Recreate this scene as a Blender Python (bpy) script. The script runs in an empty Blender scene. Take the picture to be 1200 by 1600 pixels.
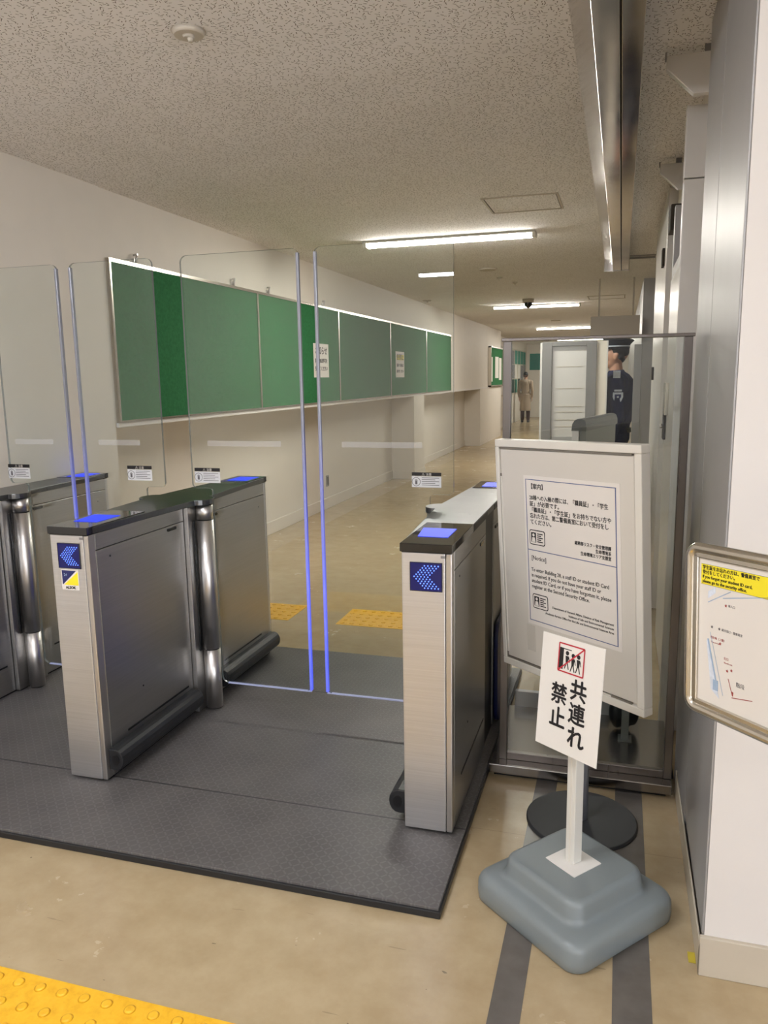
import bpy, bmesh, math, random
from mathutils import Matrix, Vector
random.seed(7)
S = bpy.context.scene
COL = S.collection
PI = math.pi

# ------------------------------------------------------------------ camera, world, exposure
cam_d = bpy.data.cameras.new('camera')
cam = bpy.data.objects.new('camera', cam_d); COL.objects.link(cam)
cam_d.sensor_fit = 'VERTICAL'; cam_d.sensor_height = 36.0
cam_d.lens = 1218.165 / 1600 * 36.0
cam_d.clip_start = 0.02; cam_d.clip_end = 100
_r = Vector((0.95771072, 0.28729124, -0.01593487)); _u = Vector((-0.03367881, 0.16692704, 0.98539388)); _f = Vector((-0.28575499, 0.94318562, -0.16954345))
cam.matrix_world = Matrix(((_r.x, _u.x, -_f.x, 0), (_r.y, _u.y, -_f.y, 0), (_r.z, _u.z, -_f.z, 1.55), (0, 0, 0, 1)))
S.camera = cam
w = bpy.data.worlds.new('world'); S.world = w; w.use_nodes = True
w.node_tree.nodes['Background'].inputs[0].default_value = (0.9, 0.93, 1, 1)
w.node_tree.nodes['Background'].inputs[1].default_value = 0.02
S.view_settings.view_transform = 'Standard'; S.view_settings.look = 'None'
S.view_settings.gamma = 1.0; S.view_settings.use_curve_mapping = False
S.view_settings.exposure = 1.07
S.cycles.use_denoising = True
S.cycles.max_bounces = 10; S.cycles.transparent_max_bounces = 24
S.cycles.sample_clamp_indirect = 6
LAMP = 52.0            # emission of the corridor lamps
LOBBY_LAMP = 36.0  # shared by the mirrored lobby lamp and the added fill lamps
PANE_GLOW = 2.6         # glow of the fill panes added behind the viewer

# ------------------------------------------------------------------ materials
def lin(r, g, b):
    f = lambda c: (c / 255 / 12.92) if c / 255 <= .04045 else ((c / 255 + .055) / 1.055) ** 2.4
    return (f(r), f(g), f(b), 1)

class NT:
    def __init__(s, name):
        s.m = bpy.data.materials.new(name); s.m.use_nodes = True
        s.n = s.m.node_tree.nodes; s.l = s.m.node_tree.links
        s.b = s.n['Principled BSDF']; s.out = s.n['Material Output']
    def node(s, t, **k):
        x = s.n.new(t)
        for a, v in k.items(): setattr(x, a, v)
        return x
    def link(s, a, b): s.l.new(a, b)
    def math(s, op, a, b=None, c=None, clamp=False):
        x = s.n.new('ShaderNodeMath'); x.operation = op; x.use_clamp = clamp
        for i, v in enumerate((a, b, c)):
            if v is None: continue
            if isinstance(v, (int, float)): x.inputs[i].default_value = v
            else: s.l.new(v, x.inputs[i])
        return x.outputs[0]
    def pos(s):
        return s.n.new('ShaderNodeNewGeometry').outputs['Position']
    def mapping(s, vec, scale=(1, 1, 1), rot=(0, 0, 0)):
        x = s.n.new('ShaderNodeMapping'); x.inputs['Scale'].default_value = scale; x.inputs['Rotation'].default_value = rot
        s.l.new(vec, x.inputs['Vector']); return x.outputs[0]
    def noise(s, vec, scale, detail=3, rough=.5, out='Fac'):
        x = s.n.new('ShaderNodeTexNoise'); x.inputs['Scale'].default_value = scale
        x.inputs['Detail'].default_value = detail; x.inputs['Roughness'].default_value = rough
        s.l.new(vec, x.inputs['Vector']); return x.outputs[out]
    def ramp(s, fac, stops):
        x = s.n.new('ShaderNodeValToRGB'); e = x.color_ramp.elements
        while len(e) < len(stops): e.new(.5)
        for i, (p, c) in enumerate(stops):
            e[i].position = p; e[i].color = c if len(c) == 4 else (*c, 1)
        s.l.new(fac, x.inputs[0]); return x.outputs[0]
    def mix(s, fac, a, b, mode='MIX'):
        x = s.n.new('ShaderNodeMixRGB'); x.blend_type = mode
        for i, v in enumerate((fac, a, b)):
            if isinstance(v, (int, float)): x.inputs[i].default_value = v
            elif isinstance(v, tuple): x.inputs[i].default_value = v
            else: s.l.new(v, x.inputs[i])
        return x.outputs[0]
    def bump(s, h, strength=.3, dist=.01):
        x = s.n.new('ShaderNodeBump'); x.inputs['Strength'].default_value = strength; x.inputs['Distance'].default_value = dist
        s.l.new(h, x.inputs['Height']); s.l.new(x.outputs[0], s.b.inputs['Normal'])

def mat(name, rgb, rough=.5, metal=0.0, var=.04, vscale=6, bump=0, bscale=200, spec=None, coat=0):
    t = NT(name); c = lin(*rgb)
    p = t.pos(); nz = t.noise(p, vscale, 4)
    lo = tuple(max(0, x * (1 - var)) for x in c[:3]) + (1,); hi = tuple(min(1, x * (1 + var)) for x in c[:3]) + (1,)
    t.link(t.ramp(nz, [(.3, lo), (.7, hi)]), t.b.inputs['Base Color'])
    t.b.inputs['Roughness'].default_value = rough; t.b.inputs['Metallic'].default_value = metal
    if spec is not None: t.b.inputs['Specular IOR Level'].default_value = spec
    if coat: t.b.inputs['Coat Weight'].default_value = coat
    if bump: t.bump(t.noise(p, bscale, 3), bump, .002)
    return t.m

def emit(name, rgb, strength, base=(230, 230, 230)):   # base: the unlit colour
    t = NT(name); t.b.inputs['Base Color'].default_value = lin(*base)
    t.b.inputs['Emission Color'].default_value = lin(*rgb); t.b.inputs['Emission Strength'].default_value = strength
    return t.m

def brushed(name, rgb, rough, scale, bumpy=.08, var=.10):
    t = NT(name); c = lin(*rgb)
    p = t.mapping(t.pos(), scale)
    nz = t.noise(p, 1, 5, .65)
    lo = tuple(x * (1 - var) for x in c[:3]) + (1,); hi = tuple(min(1, x * (1 + var)) for x in c[:3]) + (1,)
    t.link(t.ramp(nz, [(.3, lo), (.7, hi)]), t.b.inputs['Base Color'])
    t.b.inputs['Metallic'].default_value = 1
    big = t.noise(t.pos(), 5, 3)
    r = t.math('ADD', t.math('MULTIPLY', nz, .12), rough - .06)
    r = t.math('ADD', r, t.math('MULTIPLY', t.math('SUBTRACT', big, .5), .08))
    t.link(r, t.b.inputs['Roughness'])
    t.bump(nz, bumpy, .001)
    return t.m

def cells(t, scale, angle_random=True, seed=0.0):
    """grid of little strokes on the XY plane, each turned its own way; returns local x and y in cell units"""
    v = t.node('ShaderNodeTexVoronoi', voronoi_dimensions='2D'); v.inputs['Scale'].default_value = scale
    v.inputs['Randomness'].default_value = 1.0 if angle_random else 0.0
    p = t.pos(); t.link(p, v.inputs['Vector'])
    sc = t.node('ShaderNodeVectorMath', operation='SUBTRACT'); t.link(p, sc.inputs[0]); t.link(v.outputs['Position'], sc.inputs[1])
    m = t.node('ShaderNodeVectorMath', operation='SCALE'); t.link(sc.outputs[0], m.inputs[0]); m.inputs['Scale'].default_value = scale
    rot = t.node('ShaderNodeVectorRotate', rotation_type='Z_AXIS'); t.link(m.outputs[0], rot.inputs['Vector'])
    sep = t.node('ShaderNodeSeparateColor'); t.link(v.outputs['Color'], sep.inputs[0])
    if angle_random:
        t.link(t.math('MULTIPLY', sep.outputs[0], 2 * PI), rot.inputs['Angle'])
    else:
        ch = t.node('ShaderNodeTexChecker'); ch.inputs['Scale'].default_value = scale
        ch.inputs['Color1'].default_value = (1, 1, 1, 1); ch.inputs['Color2'].default_value = (0, 0, 0, 1)
        sp = t.node('ShaderNodeSeparateXYZ'); t.link(v.outputs['Position'], sp.inputs[0])
        cb = t.node('ShaderNodeCombineXYZ'); t.link(sp.outputs[0], cb.inputs[0]); t.link(sp.outputs[1], cb.inputs[1]); cb.inputs[2].default_value = .5 / scale
        t.link(cb.outputs[0], ch.inputs['Vector'])
        t.link(t.math('ADD', t.math('MULTIPLY', ch.outputs['Fac'], PI / 2), PI / 4), rot.inputs['Angle'])
    s2 = t.node('ShaderNodeSeparateXYZ'); t.link(rot.outputs[0], s2.inputs[0])
    return s2.outputs[0], s2.outputs[1], sep.outputs[1]

def M_ceiling():
    t = NT('rockwool_ceiling')
    x, y, rnd = cells(t, 66)
    a = t.math('LESS_THAN', t.math('ABSOLUTE', x), t.math('MULTIPLY', rnd, .62))
    wob = t.noise(t.pos(), 300, 2)
    b = t.math('LESS_THAN', t.math('ABSOLUTE', t.math('ADD', y, t.math('MULTIPLY', t.math('SUBTRACT', wob, .5), .3))), .085)
    k = t.math('MULTIPLY', t.math('MULTIPLY', a, b), t.math('GREATER_THAN', rnd, .28))
    base = t.ramp(t.noise(t.pos(), 3, 3), [(.3, lin(240, 237, 234)), (.7, lin(245, 242, 240))])
    t.link(t.mix(k, base, lin(124, 114, 102)), t.b.inputs['Base Color'])
    t.b.inputs['Roughness'].default_value = .95
    t.bump(t.math('SUBTRACT', t.math('MULTIPLY', t.noise(t.pos(), 260, 2), .4), k), .5, .003)
    return t.m

def M_mat():
    t = NT('rubber_floor_mat')
    x, y, rnd = cells(t, 46, False)
    a = t.math('LESS_THAN', t.math('ABSOLUTE', x), .48)
    b = t.math('LESS_THAN', t.math('ABSOLUTE', y), .13)
    k = t.math('MULTIPLY', a, b)
    n = t.noise(t.pos(), 5, 4)
    base = t.ramp(n, [(.3, lin(84, 81, 80)), (.7, lin(97, 94, 92))])
    # straight seams between the mat tiles
    sp = t.node('ShaderNodeSeparateXYZ'); t.link(t.pos(), sp.inputs[0])
    sy = t.math('ABSOLUTE', t.math('SUBTRACT', t.math('FRACT', t.math('DIVIDE', t.math('ADD', sp.outputs[1], .05), .98)), .5))
    seam = t.math('LESS_THAN', sy, .0035)
    c = t.mix(t.math('MULTIPLY', k, .35), base, lin(122, 121, 121))
    c = t.mix(seam, c, lin(46, 46, 48))
    t.link(c, t.b.inputs['Base Color'])
    t.b.inputs['Roughness'].default_value = .46
    t.bump(t.math('SUBTRACT', k, seam), .9, .003)
    return t.m

def M_floor():
    t = NT('beige_vinyl_floor')
    p = t.pos()
    n1 = t.noise(p, 1.3, 6, .6); n2 = t.noise(p, 9, 5, .65)
    c = t.ramp(n1, [(.3, lin(170, 148, 113)), (.52, lin(181, 161, 126)), (.72, lin(188, 170, 137))])
    c = t.mix(.35, c, t.ramp(n2, [(.35, lin(166, 145, 111)), (.65, lin(194, 177, 145))]))
    # scuffs
    s = t.noise(t.mapping(p, (2, 26, 1), (0, 0, .9)), 3.0, 2)
    sc = t.math('MULTIPLY', t.math('GREATER_THAN', s, .735), .5)
    c = t.mix(sc, c, lin(128, 112, 88))
    d = t.math('GREATER_THAN', t.noise(t.mapping(p, (34, 60, 1), (0, 0, -.5)), 1.0, 1), .80)
    c = t.mix(t.math('MULTIPLY', d, .6), c, lin(84, 74, 60))
    # sheet joints
    sp = t.node('ShaderNodeSeparateXYZ'); t.link(p, sp.inputs[0])
    j = t.math('LESS_THAN', t.math('ABSOLUTE', t.math('SUBTRACT', t.math('FRACT', t.math('DIVIDE', t.math('ADD', sp.outputs[1], .08), 1.02)), .5)), .0016)
    c = t.mix(t.math('MULTIPLY', j, .35), c, lin(120, 104, 80))
    t.link(c, t.b.inputs['Base Color'])
    r = t.math('ADD', t.math('MULTIPLY', t.noise(p, 4, 5, .7), .22), .13)
    t.link(r, t.b.inputs['Roughness'])
    t.b.inputs['Specular IOR Level'].default_value = .55
    t.bump(t.noise(p, 45, 3), .06, .003)
    return t.m

def M_glass():
    t = NT('clear_glass'); t.n.remove(t.b)
    geo = t.node('ShaderNodeNewGeometry')
    ior = t.math('ADD', t.math('MULTIPLY', geo.outputs['Backfacing'], 1 / 1.52 - 1.52), 1.52)
    fr = t.node('ShaderNodeFresnel'); t.link(ior, fr.inputs['IOR'])
    tr = t.node('ShaderNodeBsdfTransparent'); tr.inputs[0].default_value = (.955, .975, .965, 1)
    gl = t.node('ShaderNodeBsdfGlossy'); gl.inputs['Roughness'].default_value = .0; gl.inputs[0].default_value = (.95, .97, 1, 1)
    mx = t.node('ShaderNodeMixShader'); t.link(t.math('MULTIPLY', fr.outputs[0], 1.05, clamp=True), mx.inputs[0])
    t.link(tr.outputs[0], mx.inputs[1]); t.link(gl.outputs[0], mx.inputs[2])
    t.link(mx.outputs[0], t.out.inputs[0]); return t.m

def M_translucent(name, rgb, alpha, rough=.5):
    t = NT(name); t.b.inputs['Base Color'].default_value = lin(*rgb)
    t.b.inputs['Alpha'].default_value = alpha; t.b.inputs['Roughness'].default_value = rough
    return t.m

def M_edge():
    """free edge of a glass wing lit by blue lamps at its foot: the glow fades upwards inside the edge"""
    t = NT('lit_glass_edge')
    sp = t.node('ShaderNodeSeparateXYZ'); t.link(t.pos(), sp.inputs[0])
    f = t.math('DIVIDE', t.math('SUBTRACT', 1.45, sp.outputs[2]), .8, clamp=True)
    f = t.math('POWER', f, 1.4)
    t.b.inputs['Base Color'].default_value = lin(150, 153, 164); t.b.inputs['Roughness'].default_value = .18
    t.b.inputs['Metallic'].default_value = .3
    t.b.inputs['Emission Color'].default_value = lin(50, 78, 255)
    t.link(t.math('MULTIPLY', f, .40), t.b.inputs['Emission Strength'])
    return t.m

def M_green():
    t = NT('green_pinboard_felt')
    p = t.pos(); n = t.noise(p, 55, 3, .7); m = t.noise(p, 2, 3)
    c = t.ramp(n, [(.3, lin(22, 92, 48)), (.7, lin(38, 116, 66))])
    c = t.mix(.3, c, t.ramp(m, [(.3, lin(26, 96, 52)), (.7, lin(36, 112, 66))]))
    t.link(c, t.b.inputs['Base Color']); t.b.inputs['Roughness'].default_value = .95
    return t.m

def M_yellow():
    t = NT('yellow_tactile_rubber')
    p = t.pos(); n = t.noise(p, 30, 5, .7)
    t.link(t.ramp(n, [(.25, lin(226, 162, 24)), (.5, lin(243, 186, 40)), (.75, lin(247, 196, 56))]), t.b.inputs['Base Color'])
    t.b.inputs['Roughness'].default_value = .42
    return t.m

MT = dict(
    ceil=M_ceiling(), mat=M_mat(), floor=M_floor(), glass=M_glass(), edge=M_edge(), green=M_green(), yellow=M_yellow(),
    wall=mat('cream_wall_paint', (226, 219, 208), .6, var=.015, bump=.05, bscale=400),
    wall2=mat('lobby_wall_paint', (226, 224, 220), .7, var=.02),
    base=mat('grey_beige_skirting', (196, 186, 168), .45, var=.03),
    pillar_white=mat('white_pillar_paint', (224, 219, 214), .55, var=.01),
    steel_paint=mat('silver_painted_steel', (172, 171, 172), .42, metal=.4, var=.03),
    door_paint=mat('off_white_steel_door', (214, 211, 207), .3, metal=.2, var=.02),
    rubber=mat('black_rubber', (30, 31, 34), .42, var=.1),
    black=mat('black_plastic', (16, 16, 18), .35, var=.1),
    blackglass=mat('black_glass', (12, 13, 16), .08, var=.1, coat=.5),
    cover=brushed('dark_top_cover', (110, 112, 114), .3, (30, 300, 30), .03),
    steel_h=brushed('brushed_steel_across', (214, 214, 216), .44, (2.2, 2.2, 190), .08, .07),
    steel_s=brushed('brushed_steel_side', (180, 179, 177), .36, (2.5, 2.5, 150), .05, .06),
    steel_p=brushed('polished_steel', (206, 203, 200), .36, (60, 60, 2), .02, .04),
    mirror=brushed('mirror_steel', (196, 192, 188), .13, (3, 3, 3), .01, .03),
    alu=brushed('satin_aluminium', (214, 208, 196), .22, (6, 6, 6), .0, .02),
    greypaint=mat('grey_partition_frame', (132, 130, 130), .4, var=.03),
    white=mat('white_sheet_paper', (226, 221, 214), .6, var=.01),
    signwhite=mat('off_white_sign_panel', (212, 207, 197), .38, var=.02, vscale=3),
    signframe=mat('off_white_sign_frame', (222, 218, 208), .3, var=.01),
    card=mat('white_card_plastic', (232, 229, 223), .4, var=.01),
    ink=mat('black_print', (22, 21, 24), .6, var=.05),
    greyink=mat('grey_print', (92, 88, 92), .6, var=.05),
    blueline=mat('blue_grey_line_print', (84, 98, 140), .6, var=.05),
    red=mat('red_print', (190, 42, 58), .6, var=.05),
    redbrown=mat('brown_red_print', (156, 66, 60), .6, var=.05),
    paleblue=mat('pale_blue_print', (160, 182, 208), .6, var=.1, vscale=40),
    yellowprint=mat('yellow_print', (243, 226, 42), .6, var=.01),
    navyprint=mat('navy_print', (34, 40, 96), .5, var=.05),
    plastic=mat('grey_moulded_plastic', (128, 136, 138), .36, var=.03, vscale=4, bump=.06, bscale=60),
    discblack=mat('black_powder_coat', (56, 57, 60), .5, var=.05),
    poleg=mat('silver_painted_pole', (160, 162, 170), .35, metal=.05, var=.02),
    polew=mat('white_square_pole', (222, 220, 212), .3, var=.01),
    tape=mat('grey_floor_tape', (104, 99, 94), .22, var=.12, vscale=14),
    tapey=mat('small_yellow_tape', (206, 186, 60), .5, var=.1),
    lamp=emit('lamp_light', (255, 250, 240), LAMP),
    lamp_b=emit('lobby_lamp_light', (246, 248, 255), LOBBY_LAMP),
    lampbody=mat('white_lamp_housing', (232, 230, 224), .4),
    grille=mat('beige_ceiling_fitting', (198, 190, 176), .6),
    softgroove=mat('soft_grey_groove', (120, 114, 104), .7),
    groove=mat('dark_groove', (58, 52, 46), .8),
    disp=emit('display_blue', (4, 8, 170), .11, (4, 4, 24)),
    dots=emit('display_led_dots', (92, 128, 255), 1.3, (40, 60, 160)),
    reader=emit('reader_blue_light', (40, 70, 255), .48, (8, 12, 50)),
    frost=M_translucent('frosted_film_strip', (238, 240, 246), .12),
    stick=M_translucent('pale_sticker_film', (228, 229, 232), .8),
    skin=mat('skin', (196, 148, 122), .5, var=.05),
    hair=mat('black_hair', (20, 18, 18), .55, var=.2, vscale=60),
    uniform=mat('navy_uniform_cloth', (26, 36, 72), .8, var=.15, vscale=25),
    uniformd=mat('dark_navy_trousers', (14, 16, 26), .85, var=.1),
    patch=mat('pale_blue_badge_cloth', (214, 222, 234), .7, var=.1, vscale=80),
    coat=mat('beige_coat_cloth', (176, 158, 138), .85, var=.08),
    brown=mat('dark_brown_cloth', (62, 38, 30), .8, var=.1),
    teal=mat('teal_paper', (38, 128, 112), .7), darkgreen=mat('dark_green_paper', (24, 62, 52), .7),
    greyp=mat('grey_printed_paper', (132, 132, 136), .7, var=.5, vscale=22), lilac=mat('lilac_paper', (178, 170, 206), .7),
    navy=mat('navy_vinyl', (22, 28, 74), .35, var=.05),
    cabgrey=mat('warm_grey_enamel', (134, 136, 132), .4, var=.04),
    cabtop=mat('darker_grey_enamel', (100, 102, 102), .35, var=.04),
)

# ------------------------------------------------------------------ builders
PW = {}
def tagit(o, label=None, cat=None, group=None, kind=None):
    if label: o['label'] = label
    if cat: o['category'] = cat
    if group: o['group'] = group
    if kind: o['kind'] = kind
    return o

def root(name, M, label, cat, group=None):
    if not isinstance(M, Matrix): M = Matrix.Translation(Vector(M))
    o = bpy.data.objects.new(name, None); COL.objects.link(o)
    o.empty_display_size = .1; o.matrix_world = M; PW[o.name] = M
    return tagit(o, label, cat, group)

class MB:
    def __init__(s): s.bm = bmesh.new()
    def _done(s, geom_faces, mi, M=None, verts=None):
        for f in geom_faces: f.material_index = mi
        if M is not None: bmesh.ops.transform(s.bm, matrix=M, verts=verts)
    def box(s, lo, hi, mi=0, M=None):
        vs = [s.bm.verts.new((x, y, z)) for z in (lo[2], hi[2]) for y in (lo[1], hi[1]) for x in (lo[0], hi[0])]
        F = [(0, 2, 3, 1), (4, 5, 7, 6), (0, 1, 5, 4), (2, 6, 7, 3), (0, 4, 6, 2), (1, 3, 7, 5)]
        fs = [s.bm.faces.new([vs[i] for i in f]) for f in F]
        s._done(fs, mi, M, vs); return s
    def prism(s, poly, a, b, axis='z', mi=0, M=None, side=None):
        def P(u, v, t): return {'z': (u, v, t), 'y': (u, t, v), 'x': (t, u, v)}[axis]
        A = [s.bm.verts.new(P(u, v, a)) for u, v in poly]; B = [s.bm.verts.new(P(u, v, b)) for u, v in poly]
        n = len(poly); caps = [s.bm.faces.new(A[::-1]), s.bm.faces.new(B)]
        sd = [s.bm.faces.new((A[i], A[(i + 1) % n], B[(i + 1) % n], B[i])) for i in range(n)]
        s._done(caps, mi); s._done(sd, mi if side is None else side)
        if M is not None: bmesh.ops.transform(s.bm, matrix=M, verts=A + B)
        bmesh.ops.recalc_face_normals(s.bm, faces=caps + sd)
        return s
    def cyl(s, p0, p1, r0, r1=None, seg=24, mi=0, M=None):
        r1 = r0 if r1 is None else r1
        p0, p1 = Vector(p0), Vector(p1); d = (p1 - p0); q = d.to_track_quat('Z', 'Y').to_matrix()
        A = []; B = []
        for i in range(seg):
            a = 2 * PI * i / seg; c = q @ Vector((math.cos(a), math.sin(a), 0))
            A.append(s.bm.verts.new(p0 + c * r0)); B.append(s.bm.verts.new(p1 + c * r1))
        fs = [s.bm.faces.new(A[::-1]), s.bm.faces.new(B)]
        sd = [s.bm.faces.new((A[i], A[(i + 1) % seg], B[(i + 1) % seg], B[i])) for i in range(seg)]
        for f in sd: f.smooth = True
        s._done(fs + sd, mi, M, A + B); return s
    def ball(s, c, r, sc=(1, 1, 1), mi=0, seg=16, M=None):
        g = bmesh.ops.create_uvsphere(s.bm, u_segments=seg, v_segments=seg // 2 + 2, radius=1)
        T = Matrix.Translation(Vector(c)) @ (M or Matrix.Identity(4)) @ Matrix.Diagonal((r * sc[0], r * sc[1], r * sc[2], 1))
        bmesh.ops.transform(s.bm, matrix=T, verts=g['verts'])
        for f in {f for v in g['verts'] for f in v.link_faces}: f.smooth = True; f.material_index = mi
        return s
    def capsule(s, p0, p1, r0, r1, mi=0):
        s.cyl(p0, p1, r0, r1, 14, mi); s.ball(p0, r0, mi=mi, seg=14); s.ball(p1, r1, mi=mi, seg=14); return s
    def text(s, body, x, y, size, mi=0, z=.001, align='LEFT', width=None, bold=0, line=1.0, M=None):
        if bold:   # heavier strokes: the same glyphs laid side by side
            for dx, dy, dz in ((-1, 0, 0), (1, 0, .00004), (0, 1, .00008), (0, -1, .00012)):
                s.text(body, x + dx * bold, y + dy * bold, size, mi, z + dz, align, width, 0, line, M)
            return s
        cu = bpy.data.curves.new('t', 'FONT'); cu.body = body; cu.size = size; cu.align_x = align
        cu.space_line = line; cu.extrude = .0003; cu.resolution_u = 2
        o = bpy.data.objects.new('t', cu); COL.objects.link(o)
        dg = bpy.context.evaluated_depsgraph_get()
        me = bpy.data.meshes.new_from_object(o.evaluated_get(dg))
        bpy.data.objects.remove(o); bpy.data.curves.remove(cu)
        n0 = len(s.bm.verts); f0 = len(s.bm.faces)
        s.bm.from_mesh(me); bpy.data.meshes.remove(me)
        s.bm.verts.ensure_lookup_table(); s.bm.faces.ensure_lookup_table()
        vs = s.bm.verts[n0:]
        if not vs: return s
        xs = [v.co.x for v in vs]; sx = 1
        if width: sx = width / (max(xs) - min(xs))
        T = Matrix.Translation((x, y, z)) @ Matrix.Diagonal((sx, 1, 1, 1))
        if M is not None: T = M @ T
        bmesh.ops.transform(s.bm, matrix=T, verts=vs)
        for f in s.bm.faces[f0:]: f.material_index = mi
        return s
    def pieces(s):
        seen = set(); out = []
        s.bm.verts.ensure_lookup_table()
        for v in s.bm.verts:
            if v in seen: continue
            st = [v]; seen.add(v); comp = []
            while st:
                a = st.pop(); comp.append(a)
                for e in a.link_edges:
                    b = e.other_vert(a)
                    if b not in seen: seen.add(b); st.append(b)
            out.append(comp)
        return out
    def build_split(s, name, mats, parent, **k):
        """every loose piece becomes a part of its own"""
        for comp in s.pieces():
            n = MB(); mp = {v: n.bm.verts.new(v.co) for v in comp}
            for f in {f for v in comp for f in v.link_faces}:
                g = n.bm.faces.new([mp[v] for v in f.verts]); g.smooth = f.smooth; g.material_index = f.material_index
            last = n.build(name, mats, parent, **k)
        s.bm.free(); return last
    def build(s, name, mats, parent=None, local=False, bevel=0, seg=2, org=None, rem=0, smooth=False, **tags):
        if not isinstance(mats, (list, tuple)): mats = [mats]
        M = None
        if parent is not None and not local: M = PW[parent.name].inverted()
        elif parent is None and org is not None: M = Matrix.Translation(-Vector(org))
        if M is not None: bmesh.ops.transform(s.bm, matrix=M, verts=s.bm.verts)
        me = bpy.data.meshes.new(name); s.bm.to_mesh(me); s.bm.free()
        for m in mats: me.materials.append(MT[m] if isinstance(m, str) else m)
        o = bpy.data.objects.new(name, me); COL.objects.link(o)
        if parent is not None:
            o.parent = parent; PW[o.name] = PW[parent.name]
        elif org is not None:
            o.location = org; PW[o.name] = Matrix.Translation(Vector(org))
        else: PW[o.name] = Matrix.Identity(4)
        if rem:
            r = o.modifiers.new('r', 'REMESH'); r.mode = 'VOXEL'; r.voxel_size = rem; r.use_smooth_shade = True
            sm = o.modifiers.new('s', 'SMOOTH'); sm.factor = .5; sm.iterations = 3
        if bevel:
            b = o.modifiers.new('b', 'BEVEL'); b.width = bevel; b.segments = seg; b.limit_method = 'ANGLE'; b.angle_limit = math.radians(35)
        if smooth:
            for p in me.polygons: p.use_smooth = True
        return tagit(o, **tags)

def struct(name, mb, mats, org=None, **k):
    return mb.build(name, mats, org=org, kind='structure', **k)

def rrect(x0, y0, x1, y1, r, n=5):
    out = []
    for cx, cy, a0 in ((x1 - r, y0 + r, -PI / 2), (x1 - r, y1 - r, 0), (x0 + r, y1 - r, PI / 2), (x0 + r, y0 + r, PI)):
        for i in range(n + 1):
            a = a0 + PI / 2 * i / n; out.append((cx + r * math.cos(a), cy + r * math.sin(a)))
    return out

def sign_matrix(az, lean, roll, C):
    az, lean, roll = map(math.radians, (az, lean, roll))
    u = Vector((math.cos(az), math.sin(az), 0)); n = Vector((-math.sin(az), math.cos(az), 0))
    v = Vector((0, 0, 1)) * math.cos(lean) + n * math.sin(lean)
    u2 = u * math.cos(roll) + v * math.sin(roll); v2 = v * math.cos(roll) - u * math.sin(roll); w2 = u2.cross(v2)
    return Matrix(((u2.x, v2.x, w2.x, C[0]), (u2.y, v2.y, w2.y, C[1]), (u2.z, v2.z, w2.z, C[2]), (0, 0, 0, 1)))

# ------------------------------------------------------------------ the room
H = 2.70
WL = -3.03
struct('floor', MB().box((-7, -9.2, -.1), (4.2, 31, 0)), 'floor', org=(0, 0, 0))
struct('ceiling', MB().box((-7, -9.2, H), (4.2, 31, H + .1)), 'ceil', org=(0, 0, H))
# left side: full-height pillar by the gates, projecting upper wall, set-back lower wall, two piers
struct('wall_left', MB().box((-3.6, -9.2, 0), (WL + .01, 4.21, H)), 'wall', org=(-3.3, 0, 0))
struct('wall_left_upper', MB().box((-3.6, 4.21, 1.29), (WL, 20.7, H)), 'wall', org=(-3.3, 12, 1.29))
struct('wall_left_lower', MB().box((-3.6, 4.21, 0), (-3.37, 20.7, 1.29)), 'wall', org=(-3.5, 12, 0))
struct('wall_left_pier', MB().box((-3.37, 11.6, 0), (WL + .02, 12.25, 1.29)), 'wall', org=(-3.2, 11.9, 0))
struct('wall_left_far_pier', MB().box((-3.37, 17.5, 0), (WL + .02, 20.7, 1.29)), 'wall', org=(-3.2, 18.5, 0))
struct('trim_1', MB().box((WL, 4.23, 1.268), (WL + .022, 18.7, 1.296)), 'pillar_white', org=(WL, 11, 1.27), bevel=.002)
struct('baseboard_left', MB().box((-3.37, 4.21, 0), (-3.355, 11.6, .13)), 'wall', org=(-3.36, 8, 0), bevel=.004)
struct('baseboard_left_far', MB().box((-3.37, 12.25, 0), (-3.355, 17.5, .12)), 'wall', org=(-3.36, 15, 0), bevel=.004)
struct('baseboard_left_pier', MB().box((-3.37, 11.588, 0), (WL + .03, 11.6, .12)).box((WL + .02, 11.6, 0), (WL + .03, 12.25, .12)), 'wall', org=(-3.2, 11.6, 0))
struct('wall_left_end', MB().box((-3.6, 20.7, 0), (-3.42, 31, H)), 'wall', org=(-3.5, 25, 0))
struct('wall_far', MB().box((-3.42, 30.0, 0), (4.2, 31, H)), 'wall', org=(0, 30, 0))
# right side: wide pillar whose side face is grey steel, then a wall with steel doors, then a set-back bay
RX = .255
struct('wall_right', MB().box((RX, 1.965, 0), (4.2, 2.35, H)), 'pillar_white', org=(1.5, 2, 0))
struct('wall_right_corridor', MB().box((RX + .04, 2.35, 0), (4.2, 7.0, H)), 'wall', org=(1.5, 5, 0))
struct('wall_right_bay', MB().box((1.4, 7.0, 0), (4.2, 10.4, H)), 'wall2', org=(2, 8, 0))
struct('wall_right_far', MB().box((.225, 10.4, 0), (4.2, 30.0, H)), 'steel_paint', org=(1.5, 20, 0))
m = MB()
m.box((RX - .006, 1.968, .115), (RX, 2.545, H)); m.box((RX - .006, 2.552, .0), (RX, 3.02, H))
struct('trim_2', m, 'steel_paint', org=(RX, 2.4, 0), bevel=.002)
struct('trim_3', MB().box((RX, 2.35, 0), (RX + .04, 3.02, H)), 'steel_paint', org=(RX, 2.7, 0))
struct('baseboard_right', MB().box((RX - .012, 1.953, 0), (.9, 1.966, .112)).box((RX - .012, 1.953, 0), (RX - .0065, 2.9, .09)), 'base', org=(RX, 1.96, 0), bevel=.003)
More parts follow.
